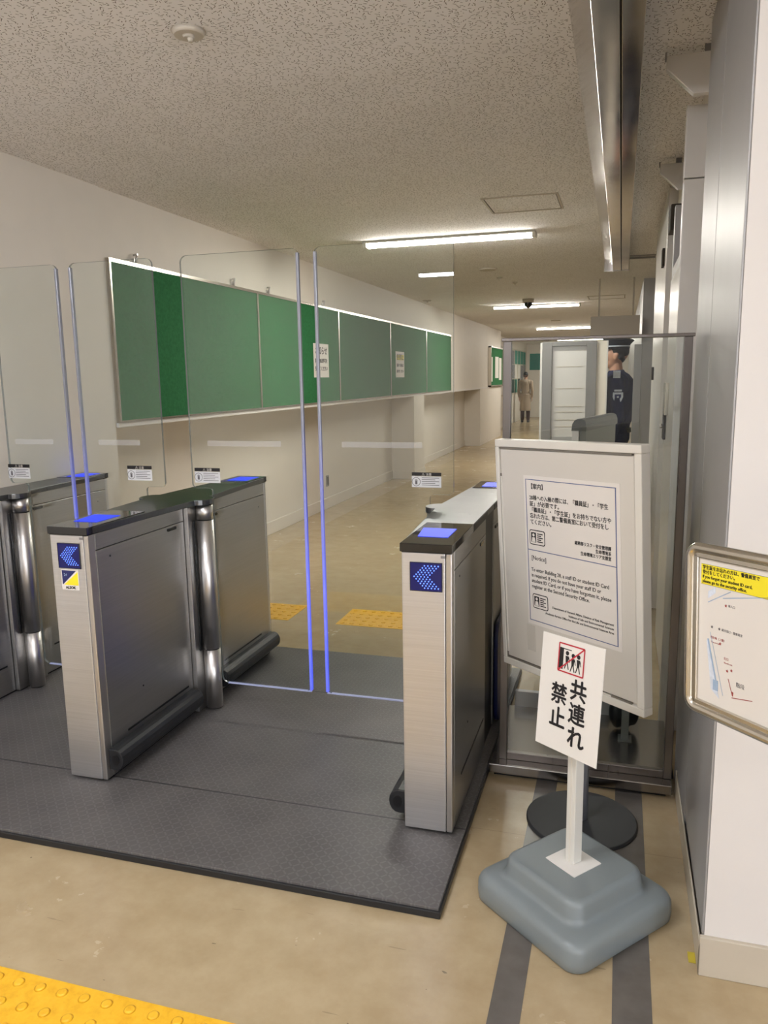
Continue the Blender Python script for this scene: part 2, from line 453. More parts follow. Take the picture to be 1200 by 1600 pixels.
# lobby behind the viewer
struct('wall_back', MB().box((-3.0, -9.2, 0), (4.2, -9.0, H)), 'wall2', org=(0, -9, 0))
struct('wall_lobby_right', MB().box((3.6, -9.0, 0), (4.2, 1.965, H)), 'wall2', org=(3.8, -4, 0))

# glowing frosted panes added behind the viewer to light the foreground
MT['pane'] = emit('frosted_fill_pane', (236, 242, 255), PANE_GLOW, (220, 225, 230))
def make_fill_panes(n, a, b, axis):
    t = root(f'window_{n}', ((a + b) / 2, -9.0, 0) if axis == 'x' else (3.6, (a + b) / 2, 0), None, None); tagit(t, kind='structure')
    f = MB(); p = MB(); w_ = (b - a) / 3
    def bx(m, u0, u1, z0, z1, d):
        if axis == 'x': m.box((u0, -8.999, z0), (u1, -8.999 + d, z1))
        else: m.box((3.599 - d, u0, z0), (3.599, u1, z1))
    for i in range(3):
        MBp = MB(); bx(MBp, a + i * w_ + .03, a + (i + 1) * w_ - .03, .13, 2.37, .02); MBp.build('window_pane', 'pane', t)
    for i in range(4): bx(f, a + i * w_ - .03, a + i * w_ + .03, .13, 2.37, .06)
    bx(f, a - .03, b + .03, .07, .13, .06); bx(f, a - .03, b + .03, 2.37, 2.43, .06)
    f.build('window_frame', 'alu', t)
make_fill_panes(1, -4.2, -1.0, 'y'); make_fill_panes(2, -8.4, -5.2, 'y')
t = root('added_dark_door', (-.7, -9, 0), None, None); tagit(t, kind='structure')  # unseen dark door added so the clear panel reflects something dark
MB().box((-2.6, -8.999, .01), (1.6, -8.95, 2.3)).build('door_leaf', 'greypaint', t)
MB().box((-2.68, -8.999, 0), (-2.61, -8.93, 2.38)).box((1.61, -8.999, 0), (1.68, -8.93, 2.38)).box((-2.61, -8.999, 2.31), (1.61, -8.93, 2.38)).build('door_frame', 'steel_paint', t)

# ------------------------------------------------------------------ ceiling lamps
def lamp(y, x0, x1, label, hot='lamp'):
    t = root('ceiling_lamp', ((x0 + x1) / 2, y, H), label, 'lamp', 'long ceiling lamps')
    MB().box((x0 - .03, y - .085, H - .018), (x1 + .03, y + .085, H - .001)).build('housing', 'lampbody', t, bevel=.004)
    m = MB()
    pr = [(y - .06, H - .018), (y - .045, H - .04), (y + .045, H - .04), (y + .06, H - .018)]
    m.prism(pr, x0, x1, 'x'); m.build('diffuser', hot, t)
    m = MB().prism([(y - .07, H - .018), (y - .05, H - .048), (y + .05, H - .048), (y + .07, H - .018)], x0 - .03, x0, 'x')
    m.prism([(y - .07, H - .018), (y - .05, H - .048), (y + .05, H - .048), (y + .07, H - .018)], x1, x1 + .03, 'x')
    m.build_split('end_cap', 'lampbody', t)
    return t
lamp(6.69, -2.13, -.73, 'nearest bright ceiling lamp, long and white, above the right glass wing')
lamp(13.46, -2.08, -.70, 'second ceiling lamp down the corridor, behind the small dome camera')
lamp(20.0, -2.03, -.60, 'farthest lit ceiling lamp in view, just above the barrier top bar')
lamp(26.6, -2.03, -.60, 'last lamp of the corridor, seen low just under the barrier top bar')
lamp(-2.56, -2.2, -.78, 'lobby lamp over the viewer, seen mirrored in the right glass wing', 'lamp_b')
lamp(.9, -2.2, -.78, 'added fill lamp just above the picture, in front of the gates', 'lamp_b')  # this and the remaining lamps are added out of view to brighten the foreground
lamp(-2.56, 1.0, 2.4, 'added fill lamp right of the viewer', 'lamp_b')
lamp(-6.5, -2.2, -.78, 'added fill lamp at the back of the lobby, left', 'lamp_b')
lamp(-6.5, 1.0, 2.4, 'added fill lamp at the back of the lobby, right', 'lamp_b')

# ------------------------------------------------------------------ ceiling fittings
def disc_fitting(name, x, y, r, label, cat, knob=True, mi='grille'):
    t = root(name, (x, y, H), label, cat)
    MB().cyl((x, y, H - .003), (x, y, H - .001), r * 1.0, seg=36).cyl((x, y, H - .016), (x, y, H - .003), r * .82, r * .97, seg=36).build('plate', mi, t)
    if knob: MB().cyl((x, y, H - .024), (x, y, H - .016), r * .3, r * .36, seg=24).cyl((x + r * .1, y, H - .036), (x + r * .1, y, H - .024), r * .12, r * .2, seg=16).build('centre_cap', mi, t)
    return t
disc_fitting('smoke_detector', -1.42, 2.53, .058, 'round beige smoke detector on the near ceiling, top left', 'smoke detector')
disc_fitting('ceiling_speaker', -1.43, 8.75, .105, 'flat round ceiling speaker beyond the nearest lamp', 'speaker', False, 'grille')
disc_fitting('smoke_detector', -2.87, 11.9, .07, 'small smoke detector close to the left wall, seen through the right glass wing', 'smoke detector')
disc_fitting('sprinkler', -1.42, 9.55, .035, 'tiny sprinkler head just beyond the round ceiling speaker', 'sprinkler')
disc_fitting('sprinkler', -1.31, 10.1, .035, 'tiny sprinkler head, the farther of the two beside the speaker', 'sprinkler')
disc_fitting('ceiling_speaker', -1.38, 17.4, .11, 'flat round ceiling speaker between the second and third lamps', 'speaker', False)
def hatch(x0, x1, y0, y1, label):
    t = root('access_hatch', ((x0 + x1) / 2, (y0 + y1) / 2, H), label, 'hatch')
    m = MB(); wd = .014
    for g, (a, b) in enumerate(((0, .014), (.022, .006))):
        pass
    for k, (o, wv, mi) in enumerate(((0, .014, 0), (.014, .005, 1))):
        X0, X1, Y0, Y1 = x0 + o, x1 - o, y0 + o, y1 - o
        for lo, hi in (((X0, Y0), (X1, Y0 + wv)), ((X0, Y1 - wv), (X1, Y1)), ((X0, Y0 + wv), (X0 + wv, Y1 - wv)), ((X1 - wv, Y0 + wv), (X1, Y1 - wv))):
            m.box((lo[0], lo[1], H - (.007 if mi == 0 else .002)), (hi[0], hi[1], H - .0005), mi)
    m.build('rim', ['grille', 'groove'], t)
    MB().box((x0 + .02, y0 + .02, H - .003), (x1 - .02, y1 - .02, H - .0006)).build('panel', 'ceil', t)
hatch(-.925, -.425, 5.35, 5.85, 'square ceiling access hatch nearer than the first lamp')
hatch(-.53, .02, 12.35, 12.9, 'far ceiling access hatch beside the second lamp, to its right')
t = root('dome_camera', (-1.40, 12.4, H), 'small security camera with a black dome hanging before the second lamp', 'camera')
MB().cyl((-1.40, 12.4, H - .05), (-1.40, 12.4, H - .001), .085, .09).build('mount', 'grille', t)
MB().ball((-1.40, 12.4, H - .055), .065, (1, 1, 1.25)).build('dome', 'blackglass', t)

# polished shutter box on the ceiling (a lintel with guide slot)
t = root('shutter_box', (-.08, 5.4, H), 'long mirror-polished steel shutter box along the ceiling on the right', 'shutter box')
Y0, Y1 = .9, 8.5
m = MB().prism([(-.2, H - .001), (-.118, H - .12), (-.04, H - .12), (-.04, H - .001)], Y0, Y1, 'y'); m.build('left_channel', 'mirror', t, bevel=.002)
m = MB().prism([(-.034, H - .001), (-.034, H - .12), (.033, H - .12), (.033, H - .001)], Y0, Y1, 'y'); m.build('right_channel', 'mirror', t, bevel=.002)
m = MB().box((-.04, Y0, H - .11), (-.034, Y1, H - .001)); m.build('guide_slot', 'groove', t)
MB().box((-.205, Y1, H - .125), (.04, Y1 + .02, H - .001)).build('end_plate', 'mirror', t)
MB().box((.04, Y1 - .02, H - .02), (RX + .03, Y1 + .0, H - .001)).box((.04, Y1 - .14, H - .012), (RX + .03, Y1 - .12, H - .001)).build_split('cross_trim', 'steel_paint', t)

# ------------------------------------------------------------------ pinboards on the left wall
ys = [4.235, 6.28, 8.30, 10.34, 12.40, 14.30]
bl = ['nearest green pinboard, beginning beside the tall grey pillar', 'second green pinboard from the left, with the white black-lettered notice near its far end',
      'third green pinboard, bare, seen wholly through the right glass wing', 'fourth green pinboard, with the small yellow-topped notice', 'last green pinboard of the long row, ending at the bare wall']
for i in range(5):
    a, b = ys[i], ys[i + 1]
    t = root('pinboard', (WL, (a + b) / 2, 1.297), bl[i], 'pinboard', 'green pinboards along the left wall')
    MB().box((WL + .001, a + .014, 1.311), (-3.008, b - .014, 2.276)).build('felt_panel', 'green', t)
    f = MB()
    f.box((WL + .001, a, 2.276), (-2.998, b, 2.297)); f.box((WL + .001, a, 1.297), (-2.998, b, 1.311))
    f.box((WL + .001, a, 1.311), (-2.998, a + .014, 2.276)); f.box((WL + .001, b - .014, 1.311), (-2.998, b, 2.276))
    f.build('frame', 'alu', t)
for y, lb in ((4.53, 'small metal hook above the nearest pinboard, by the tall pillar'), (5.87, 'small metal hook above the nearest pinboard, near its far end'),
              (6.53, 'small metal hook just past the first pinboard joint'), (7.88, 'small metal hook above the second pinboard, near its far end')):
    m = MB().box((WL + .002, y - .02, 2.298), (WL + .012, y + .02, 2.33)).cyl((WL + .02, y, 2.30), (WL + .03, y, 2.352), .008, seg=10).cyl((WL + .006, y, 2.352), (WL + .036, y, 2.352), .007, seg=10)
    m.build('wall_hook', 'steel_p', org=(WL + .01, y, 2.298), label=lb, cat='hook', group='small hooks above the pinboards')

def notice_on_left(y0, y1, z0, z1, lines, label, hdr=None, x=-3.007):
    """sheet on a wall facing +X; local text frame: right = +Y(away), up = +Z"""
    Mx = Matrix(((0, 0, 1, x), (1, 0, 0, (y0 + y1) / 2), (0, 1, 0, (z0 + z1) / 2), (0, 0, 0, 1)))
    t = root('paper_notice', Mx, label, 'notice', 'notices pinned on the long pinboards')
    w2, h2 = (y1 - y0) / 2, (z1 - z0) / 2
    m = MB().box((-w2, -h2, 0), (w2, h2, .0012)); mats = ['white', 'yellowprint']
    if hdr: m.box((-w2 * .8, h2 * .35, .0012), (w2 * .85, h2 * .75, .0017), 1)
    m.build('sheet', mats, t, local=True)
    for (s, yy, sz) in lines: MB().text(s, 0, yy, sz, 0, .002, 'CENTER', bold=.002).build('printed_line', 'ink', t, local=True)
notice_on_left(7.54, 7.97, 1.565, 1.91, [('お知らせ', .07, .085), ('掲示物は許可を', -.02, .05), ('受けてください', -.10, .05)], 'white notice with bold black text on the third pinboard from the near end')
bpy.data.objects['paper_notice']['label'] = 'white notice with bold black text on the second pinboard, beside the wing edges'
notice_on_left(10.6, 11.05, 1.555, 1.91, [('使用禁止', .07, .09), ('掲示する場合は', -.03, .05), ('届け出てください', -.11, .045)], 'small notice with a yellow heading on the fourth pinboard', hdr=True)

# outlet on the low wall
t = root('wall_outlet', (-3.37, 8.77, .33), 'grey cable outlet low on the left wall beyond the middle gate', 'outlet')
MB().box((-3.37, 8.73, .265), (-3.36, 8.81, .40)).build('cover_plate', 'greypaint', t, bevel=.003)
MB().box((-3.36, 8.75, .28), (-3.356, 8.79, .385)).build('socket', 'black', t)

# far notice board on the left pier, with sheets
t = root('notice_board', (WL, 19.6, 1.3), 'small green notice board far down the left wall, before the steel partition', 'notice board')
MB().box((WL, 18.75, 1.33), (WL + .05, 20.65, 2.22)).build('felt_panel', 'green', t)
f = MB().box((WL, 18.70, 1.30), (WL + .07, 18.75, 2.25)).box((WL, 20.62, 1.30), (WL + .07, 20.68, 2.25)).box((WL, 18.7, 2.22), (WL + .07, 20.68, 2.25)).box((WL, 18.7, 1.30), (WL + .07, 20.68, 1.33))
f.build('frame', 'alu', t)
for y0, y1, z0, z1, lb in ((18.82, 19.05, 1.42, 2.0, 'narrow white sheet on the small far notice board, left'), (19.45, 20.0, 1.5, 2.02, 'white sheet on the small far notice board, middle'), (20.1, 20.5, 1.45, 2.0, 'white sheet on the small far notice board, right')):
    MB().box((WL + .051, y0, z0), (WL + .054, y1, z1)).build('paper_sheet', 'white', org=(WL + .05, y0, z0), label=lb, cat='notice', group='sheets on the small far notice board')

# posters at the far end, left wall and end wall
pc = ['darkgreen', 'greyp', 'white', 'greyp', 'greyp', 'darkgreen', 'white', 'teal', 'darkgreen', 'white', 'lilac', 'teal', 'greyp', 'white']
cn = dict(darkgreen='dark green', greyp='grey printed', white='white', teal='teal', lilac='lilac')
tt = root('notice_board', (-3.42, 25.6, .8), 'long dark board full of posters at the far end of the corridor, left side', 'notice board')
MB().box((-3.417, 22.4, .95), (-3.39, 29.6, 2.42)).build('panel', 'base', tt)
ordn = ['nearest', 'second', 'third', 'fourth', 'middle', 'sixth', 'seventh', 'last but one', 'farthest']
for i in range(9):
    for j in range(3):
        y0 = 22.5 + i * .78; z0 = 1.93 - j * .46 + random.uniform(-.02, .02)
        c = pc[(i * 3 + j * 5) % len(pc)] if not (j == 0 and i >= 5) else 'teal'
        if j == 0 and i < 4: c = 'darkgreen'
        MB().box((-3.389, y0, z0), (-3.384, y0 + random.uniform(.55, .74), z0 + .44)).build('poster', c, org=(-3.389, y0, z0),
            label=f'{cn[c]} poster, {ordn[i]} in the {("top", "middle", "bottom")[j]} row of the far poster board', cat='poster', group='posters on the far poster board')
for i in range(2):
    x0 = -3.3 + i * .55
    MB().box((x0, 29.99, 1.75 - i * .1), (x0 + .42, 29.996, 2.35)).build('poster', 'teal', org=(x0, 29.99, 1.75),
        label='teal poster high on the far end wall, ' + ('left' if i == 0 else 'right'), cat='poster', group='teal posters on the far end wall')

# ------------------------------------------------------------------ floor things
t = root('floor_mat', (-1.7, 3, 0), 'large dark grey textured rubber mat under the gates', 'mat')
MB().box((WL + .012, 1.985, .012), (-.456, 3.94, .032)).build('top_layer', 'mat', t, bevel=.002)
MB().box((WL + .012, 1.978, .0005), (-.45, 3.95, .0235)).build('rubber_edge', 'rubber', t, bevel=.003)

def tactile(x0, x1, y0, y1, label, nx, ny):
    t = root('tactile_paving', ((x0 + x1) / 2, (y0 + y1) / 2, 0), label, 'tactile paving', 'yellow tactile paving strips')
    MB().box((x0, y0, .0003), (x1, y1, .0025)).build('sheet', 'yellow', t)
    m = MB(); seg = 14
    for i in range(nx):
        for j in range(ny):
            cx = x0 + (i + .5) * (x1 - x0) / nx; cy = y0 + (j + .5) * (y1 - y0) / ny
            m.cyl((cx, cy, .0025), (cx, cy, .0062), .0155, .010, seg)
    m.build('raised_domes', 'yellow', t, kind='stuff')
tactile(-2.1, -.62, 1.02, 1.482, 'large yellow tactile paving strip in the near left corner', 22, 7)
tactile(-2.64, -2.03, 4.5, 4.84, 'small far tactile paving piece beside the middle gate rear end', 9, 5)
tactile(-1.70, -.86, 4.5, 4.84, 'far tactile paving piece seen through the right glass wing', 13, 5)

for x0, x1, lb in ((-.262, -.184, 'left grey floor tape strip running under the plastic sign base'), (.030, .125, 'right grey floor tape strip running under the plastic sign base')):
    MB().box((x0, 1.2, .0003), (x1, 6.5, .0012)).build('floor_tape', 'tape', org=(x0, 1.2, 0), label=lb, cat='tape', group='pair of grey floor tape strips')
MB().box((.224, 1.995, .0003), (.2425, 2.036, .0011)).build('floor_marker', 'tapey', org=(.23, 2.0, 0), label='tiny yellow tape square on the floor at the pillar corner', cat='tape')

# ------------------------------------------------------------------ speed gates
GY0, GY1, GTOP = 2.35, 3.85, 1.03
PY = 3.09
GLY = 3.12
def arrow_display(t, x0, x1, z0, z1, y):
    d = MB().box((x0, y - .002, z0), (x1, y + .004, z1)).build('arrow_display', 'disp', t)
    m = MB(); px = (x1 - x0) * .073; cz = (z0 + z1) / 2; tipx = x0 + (x1 - x0) * .12
    for r in range(-5, 6):
        for k in range(5):
            if (r + k) % 1: continue
            cx = tipx + (abs(r) + 2 * k * .82) * px * .92; zz = cz + r * px * .98
            if cx > x1 - px * .6: continue
            m.cyl((cx, y - .0035, zz), (cx, y - .0021, zz), px * .3, seg=8)
    m.build('led_arrow', 'dots', d)
    f = MB(); b = .002
    f.box((x0 - b, y - .003, z0 - b), (x1 + b, y + .003, z0)).box((x0 - b, y - .003, z1), (x1 + b, y + .003, z1 + b)).box((x0 - b, y - .003, z0), (x0, y + .003, z1)).box((x1, y - .003, z0), (x1 + b, y + .003, z1))
    f.build('bezel', 'black', d)

def wing(t, s, xf, reach):
    """s=+1: cabinet on the left, wing reaches right. xf: cabinet face x; reach: free-edge x"""
    e = .0015
    top, notch, bot, r = 2.085, 1.070, .150, .03
    xo = xf - s * .012            # upper outer edge just over the cabinet rim
    xi = xf + s * .088            # inner edge below the notch
    P = []
    def arc(cx, cz, a0, a1, rr=r):
        for i in range(6):
            a = math.radians(a0 + (a1 - a0) * i / 5); P.append((cx + s * rr * math.cos(a), cz + rr * math.sin(a)))
    arc(reach - s * r, bot + r, -90, 0); arc(reach - s * r, top - r, 0, 90); arc(xo + s * r, top - r, 90, 180)
    arc(xo + s * .02, notch + .02, 180, 270, .02)
    arc(xi - s * .015, notch - .015, 90, 0, .015)
    P.append((xi, .335)); arc(xi + s * .03 , bot + .03, 180, 270)
    wg = MB().prism(P, GLY - .006, GLY + .006, 'y', 0, None, 1)
    wg = wg.build('glass_wing', ['glass', 'stick_edge'], t)
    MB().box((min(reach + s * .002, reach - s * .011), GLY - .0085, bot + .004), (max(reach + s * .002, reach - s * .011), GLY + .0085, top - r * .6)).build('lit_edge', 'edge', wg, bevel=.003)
    # thin lit bottom edge
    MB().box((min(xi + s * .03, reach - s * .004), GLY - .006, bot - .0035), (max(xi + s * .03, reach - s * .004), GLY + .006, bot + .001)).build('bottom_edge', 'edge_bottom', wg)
    return wg, xo, xi

t_ = NT('glass_cut_edge'); t_.b.inputs['Base Color'].default_value = lin(120, 128, 128); t_.b.inputs['Roughness'].default_value = .15; t_.b.inputs['Alpha'].default_value = .7
MT['stick_edge'] = t_.m
t_ = NT('dim_lit_bottom_edge'); t_.b.inputs['Base Color'].default_value = lin(170, 173, 186); t_.b.inputs['Emission Color'].default_value = lin(150, 165, 255); t_.b.inputs['Emission Strength'].default_value = .1
MT['edge_bottom'] = t_.m

def wing_sticker(wg, x0, x1, z0, z1):
    y = GLY - .0062
    Mx = Matrix(((1, 0, 0, x0), (0, 0, -1, y), (0, 1, 0, z0), (0, 0, 0, 1)))   # local x right, y up, z towards viewer
    W, Hh = x1 - x0, z1 - z0
    m = MB()
    m.box((0, 0, 0), (W, Hh * .74, .0006), 0, Mx)
    m.box((0, Hh * .77, 0), (W, Hh, .0006), 1, Mx)
    m.text('⚠ 注意', W / 2, Hh * .80, Hh * .2, 2, .0008, 'CENTER', M=Mx)
    # pictogram: a hand in a circle
    cx, cy = W * .15, Hh * .37
    for i in range(16):
        a0, a1 = 2 * PI * i / 16, 2 * PI * (i + 1) / 16
        R, r = Hh * .3, Hh * .265
        vs = [m.bm.verts.new(Mx @ Vector((cx + q * math.cos(a), cy + q * math.sin(a), .0008))) for q, a in ((R, a0), (R, a1), (r, a1), (r, a0))]
        f = m.bm.faces.new(vs); f.material_index = 3
    m.box((cx - Hh * .07, cy - Hh * .17, .0006), (cx + Hh * .08, cy + Hh * .04, .001), 3, Mx)
    for k in range(4): m.box((cx - Hh * .08 + k * Hh * .045, cy + Hh * .04, .0006), (cx - Hh * .05 + k * Hh * .045, cy + Hh * (.14 + .03 * (k in (1, 2))), .001), 3, Mx)
    for k in range(5):
        m.box((W * .34, Hh * (.62 - k * .12), .0006), (W * (.93 - .13 * (k % 2)), Hh * (.655 - k * .12), .0009), 3, Mx)
    m.build('warning_sticker', ['stick', 'ink', 'white', 'greyink'], wg)

def strip(wg, x0, x1):
    MB().box((x0, GLY - .0072, 1.262), (x1, GLY - .0061, 1.286)).build('frosted_strip', 'frost', wg)

def speed_gate(xl, label, right=None, left=None, rails=False, sticker=False, disp=True, blk=.36):
    xr = xl + .165; xc = (xl + xr) / 2
    t = root('speed_gate', (xc, 3.1, .032), label, 'gate', 'steel speed gates in a row')
    zb = .034
    # core body
    MB().box((xl + .006, GY0 + .02, zb), (xr - .006, GY1 - .02, 1.0)).build('core', 'black', t)
    MB().box((xl, GY0, zb + .008), (xr - .022, GY0 + .022, 1.0)).build('front_panel', 'steel_h', t, bevel=.003)
    MB().box((xr - .021, GY0 + .001, zb + .008), (xr, GY0 + .04, 1.0)).build('corner_strip', 'steel_p', t, bevel=.004)
    MB().box((xl, GY1 - .022, zb + .008), (xr, GY1, 1.0)).build('rear_panel', 'steel_h', t, bevel=.003)
    for sx, name in ((1, 'right'), (-1, 'left')):
        x1 = xr if sx > 0 else xl; x0 = x1 - sx * .012
        a, b = min(x0, x1), max(x0, x1)
        for (ya, yb) in ((GY0 + .042 if sx > 0 else GY0 + .024, 3.0), (3.21, GY1 - .024)):
            MB().box((a, ya, zb + .008), (b, yb, .936)).build('side_panel', 'steel_s', t, bevel=.002)
            MB().box((a, ya, .939), (b, yb, 1.0)).build('side_fascia', 'steel_s', t, bevel=.002)
        h = MB()
        for y in (2.90, 3.265):
            h.prism(rrect(y - .035, .915, y + .035, .928, .006, 3), x1 - .003, x1 + sx * .0045, 'x')
        h.build_split('sensor_window', 'blackglass', t)
        g = MB().box((min(x1, x1 + sx * .002), 2.5, .176), (max(x1, x1 + sx * .002), 2.96, .184)).box((min(x1, x1 + sx * .002), 3.3, .176), (max(x1, x1 + sx * .002), 3.72, .184))
        g.build_split('side_slot', 'black', t)
        s = MB().cyl((x1 - .002, 2.47, .90), (x1 + sx * .0015, 2.47, .90), .004, seg=10).cyl((x1 - .002, 3.75, .88), (x1 + sx * .0015, 3.75, .88), .004, seg=10).cyl((x1 - .002, 2.62, .32), (x1 + sx * .0015, 2.62, .32), .004, seg=10)
        s.build_split('screw', 'black', t)
    # posts on the lane sides
    for sx, use in ((1, right), (-1, left)):
        if use is None: continue
        xf = xr if sx > 0 else xl
        px = xf + sx * .056
        p = MB()
        for (a, b) in ((zb + .006, .322), (.327, .930), (.935, 1.0)):
            p.cyl((px, PY, a), (px, PY, b), .038, seg=40)
        p.build_split('pivot_post', 'steel_p', t)
        q = MB().box((min(xf - sx * .012, xf + sx * .022), 3.003, zb + .006), (max(xf - sx * .012, xf + sx * .022), 3.207, 1.0))
        q.build('post_housing', 'steel_s', t, bevel=.003)
        k = MB().box((min(xf, xf + sx * .026), PY - .052, .325), (max(xf, xf + sx * .030), PY - .040, .93)).box((min(xf, xf + sx * .026), PY + .047, .325), (max(xf, xf + sx * .026), PY + .055, .93)).cyl((px, PY, zb + .01), (px, PY, .99), .035, seg=24)
        k.build_split('post_gap', 'black', t)
    # cover with lobes around the posts
    out = []
    def lobe(cx, s):
        n = 10; r_ = .052
        for i in range(n + 1):
            a = -PI / 2 + PI * i / n
            out.append((cx + s * (.047 + (r_ * math.cos(a))), PY + (r_ + .012) * math.sin(a) * (1)))
    # right side going away, left side coming back
    P = [(xl - .002, GY0 - .006), (xr + .002, GY0 - .006)]
    if right is not None:
        out = []; lobe(xr, 1); P += out
    P += [(xr + .002, GY1 + .006), (xl - .002, GY1 + .006)]
    if left is not None:
        out = []; lobe(xl, -1); P += out[::-1]
    cv = MB().prism(P, 1.004, 1.028, 'z').build('top_cover', ['cover'], t, bevel=.002)
    # black edge line under the cover, front and rear glass sections
    MB().box((xl + .001, GY0 - .003, 1.0), (xr - .001, GY1 + .003, 1.004)).build('black_edge_line', 'black', t)
    for (a, b, nm) in ((GY0 - .008, GY0 + blk, 'front'), (GY1 - .22, GY1 + .008, 'rear')):
        MB().box((xl - .004, a, 1.003), (xr + .004, b, 1.031)).build('black_end_cap', 'blackglass', t, bevel=.002)
    e = MB().box((xr, GY0 + blk, 1.001), (xr + .0035, 3.02, 1.0235)).box((xr, 3.20, 1.001), (xr + .0035, GY1 - .22, 1.0235))
    e.build_split('edge_band', 'black', t)
    rd = MB().prism([(xl + .028, 2.452), (xr - .035, 2.452), (xr - .035, 2.60), (xl + .012, 2.60)], 1.0312, 1.0325, 'z')
    rd.build('lit_reader', 'reader', t)
    MB().box((xl + .035, 3.665, 1.0312), (xr - .02, 3.815, 1.0325)).build('lit_reader', 'reader', t)
    arrow_display(t, xl + .030 if not sticker else xl + .033, xl + .132 if not sticker else xl + .125, .877, .968, GY0 - .001)
    MB().box((xr - .036, GY0 - .0015, .985), (xr - .022, GY0 + .001, .993)).build('model_plate', 'greypaint', t)
    if sticker:
        x0, x1, z0, z1 = xl + .037, xl + .113, .793, .870; y = GY0 - .0008
        m = MB().box((x0, y - .0006, z0), (x1, y, z1), 0)
        b = .0035
        m.prism([(x0 + b, z0 + .018), (x0 + b, z1 - b), (x1 - b - .006, z1 - b)], y - .001, y - .0007, 'y', 1)
        m.prism([(x0 + b + .006, z0 + .018), (x1 - b, z0 + .018), (x1 - b, z1 - b - .004)], y - .001, y - .0007, 'y', 2)
        Mx = Matrix(((1, 0, 0, x0), (0, 0, -1, y - .0006), (0, 1, 0, z0), (0, 0, 0, 1)))
        m.text('ALSOK', (x1 - x0) / 2, .004, .014, 3, .0006, 'CENTER', bold=.0006, M=Mx)
        m.text('24', .012, .052, .014, 4, .0010, 'LEFT', M=Mx)
        m.build('logo_sticker', ['white', 'navyprint', 'yellowprint', 'ink', 'paleblue'], t)
    if rails:
        s, x1 = rails, (xr if rails > 0 else xl)
        for (a, b) in ((2.37, 2.985), (3.225, 3.83)):
            prof = []
            for i in range(9):
                an = -PI / 2 + PI * i / 8; prof.append((x1 + s * (.028 + .034 * math.cos(an)), .118 + .043 * math.sin(an)))
            prof += [(x1, .161), (x1, .075)]
            m = MB().prism(prof, a, b, 'y')
            m.build('bumper_rail', 'rubber', t, bevel=.004)
            inner = MB().prism([(x1 + s * (.030 + .017 * math.cos(2 * PI * i / 12)), .118 + .022 * math.sin(2 * PI * i / 12)) for i in range(12)], a - .0012, a + .004, 'y')
            inner.build('rail_end_recess', 'black', t)
    return t, xl, xr

gm, ml, mr = speed_gate(-2.005, 'middle steel speed gate with the blue arrow panel and security sticker', right=1, left=1, rails=1, sticker=True)
gr, rl, rr = speed_gate(-.656, 'right-hand steel speed gate beside the white sign board', right=None, left=1, rails=-1)
gl, ll, lr = speed_gate(-3.012, 'left-hand steel speed gate cut by the left picture edge, against the wall', right=1, left=None)
wg, _, _ = wing(gm, 1, mr, -1.298); wing_sticker(wg, -1.836, -1.708, 1.096, 1.163); strip(wg, -1.763, -1.406)
wg, _, _ = wing(gm, -1, ml, -2.424); wing_sticker(wg, -2.188, -2.058, 1.099, 1.167); strip(wg, -2.334, -2.111)
wg, _, _ = wing(gr, -1, rl, -1.229); wing_sticker(wg, -.820, -.695, 1.100, 1.162); strip(wg, -1.125, -.775)
wg, _, _ = wing(gl, 1, lr, -2.492); wing_sticker(wg, -2.865, -2.738, 1.094, 1.163); strip(wg, -2.809, -2.588)

# navy padded cushion hanging on the right gate's outer side
m = MB().prism(rrect(3.20, .045, 3.62, .50, .07, 6), rr + .004, rr + .022, 'x')
m.build('padded_cushion', 'navy', org=(rr + .01, 3.4, .045), bevel=.006, label='navy blue padded panel leaning against the outer side of the right-hand gate', cat='padding')

# ------------------------------------------------------------------ steel barrier beside the right gate
t = root('steel_barrier', (-.11, 3.0, 0), 'narrow steel barrier frame with a clear panel between the gate and the right wall', 'barrier')
MT['bar'] = brushed('dull_barrier_steel', (128, 123, 120), .3, (60, 60, 2), .02, .04)
MT['mirror_b'] = brushed('satin_mirror_base', (132, 128, 124), .2, (3, 60, 3), .02, .06)
MB().box((-.447, 2.835, .018), (.229, 3.41, .055)).build('base_plate', 'mirror_b', t, bevel=.003)
MB().box((-.43, 2.86, .0005), (.21, 3.38, .018)).build('base_foot', 'black', t)
for x0 in (-.413, .2):
    MB().box((x0, 2.885, .055), (x0 + .029, 2.914, 1.672)).build('post', 'bar', t, bevel=.002)
MB().box((-.419, 2.882, 1.672), (.235, 2.917, 1.684)).build('top_bar', 'bar', t, bevel=.002)
MB().box((-.384, 2.895, .085), (.2, 2.903, 1.672)).build('clear_panel', 'glass', t)
MB().box((-.384, 2.888, .055), (.2, 2.911, .085)).build('bottom_rail', 'bar', t, bevel=.002)
MB().box((-.42, 3.41, .02), (.0, 3.44, .125)).build('rear_rail', 'steel_paint', t, bevel=.003)
MB().cyl((.236, 2.95, .03), (.236, 3.3, .03), .006, seg=8).build('cable', 'black', t)

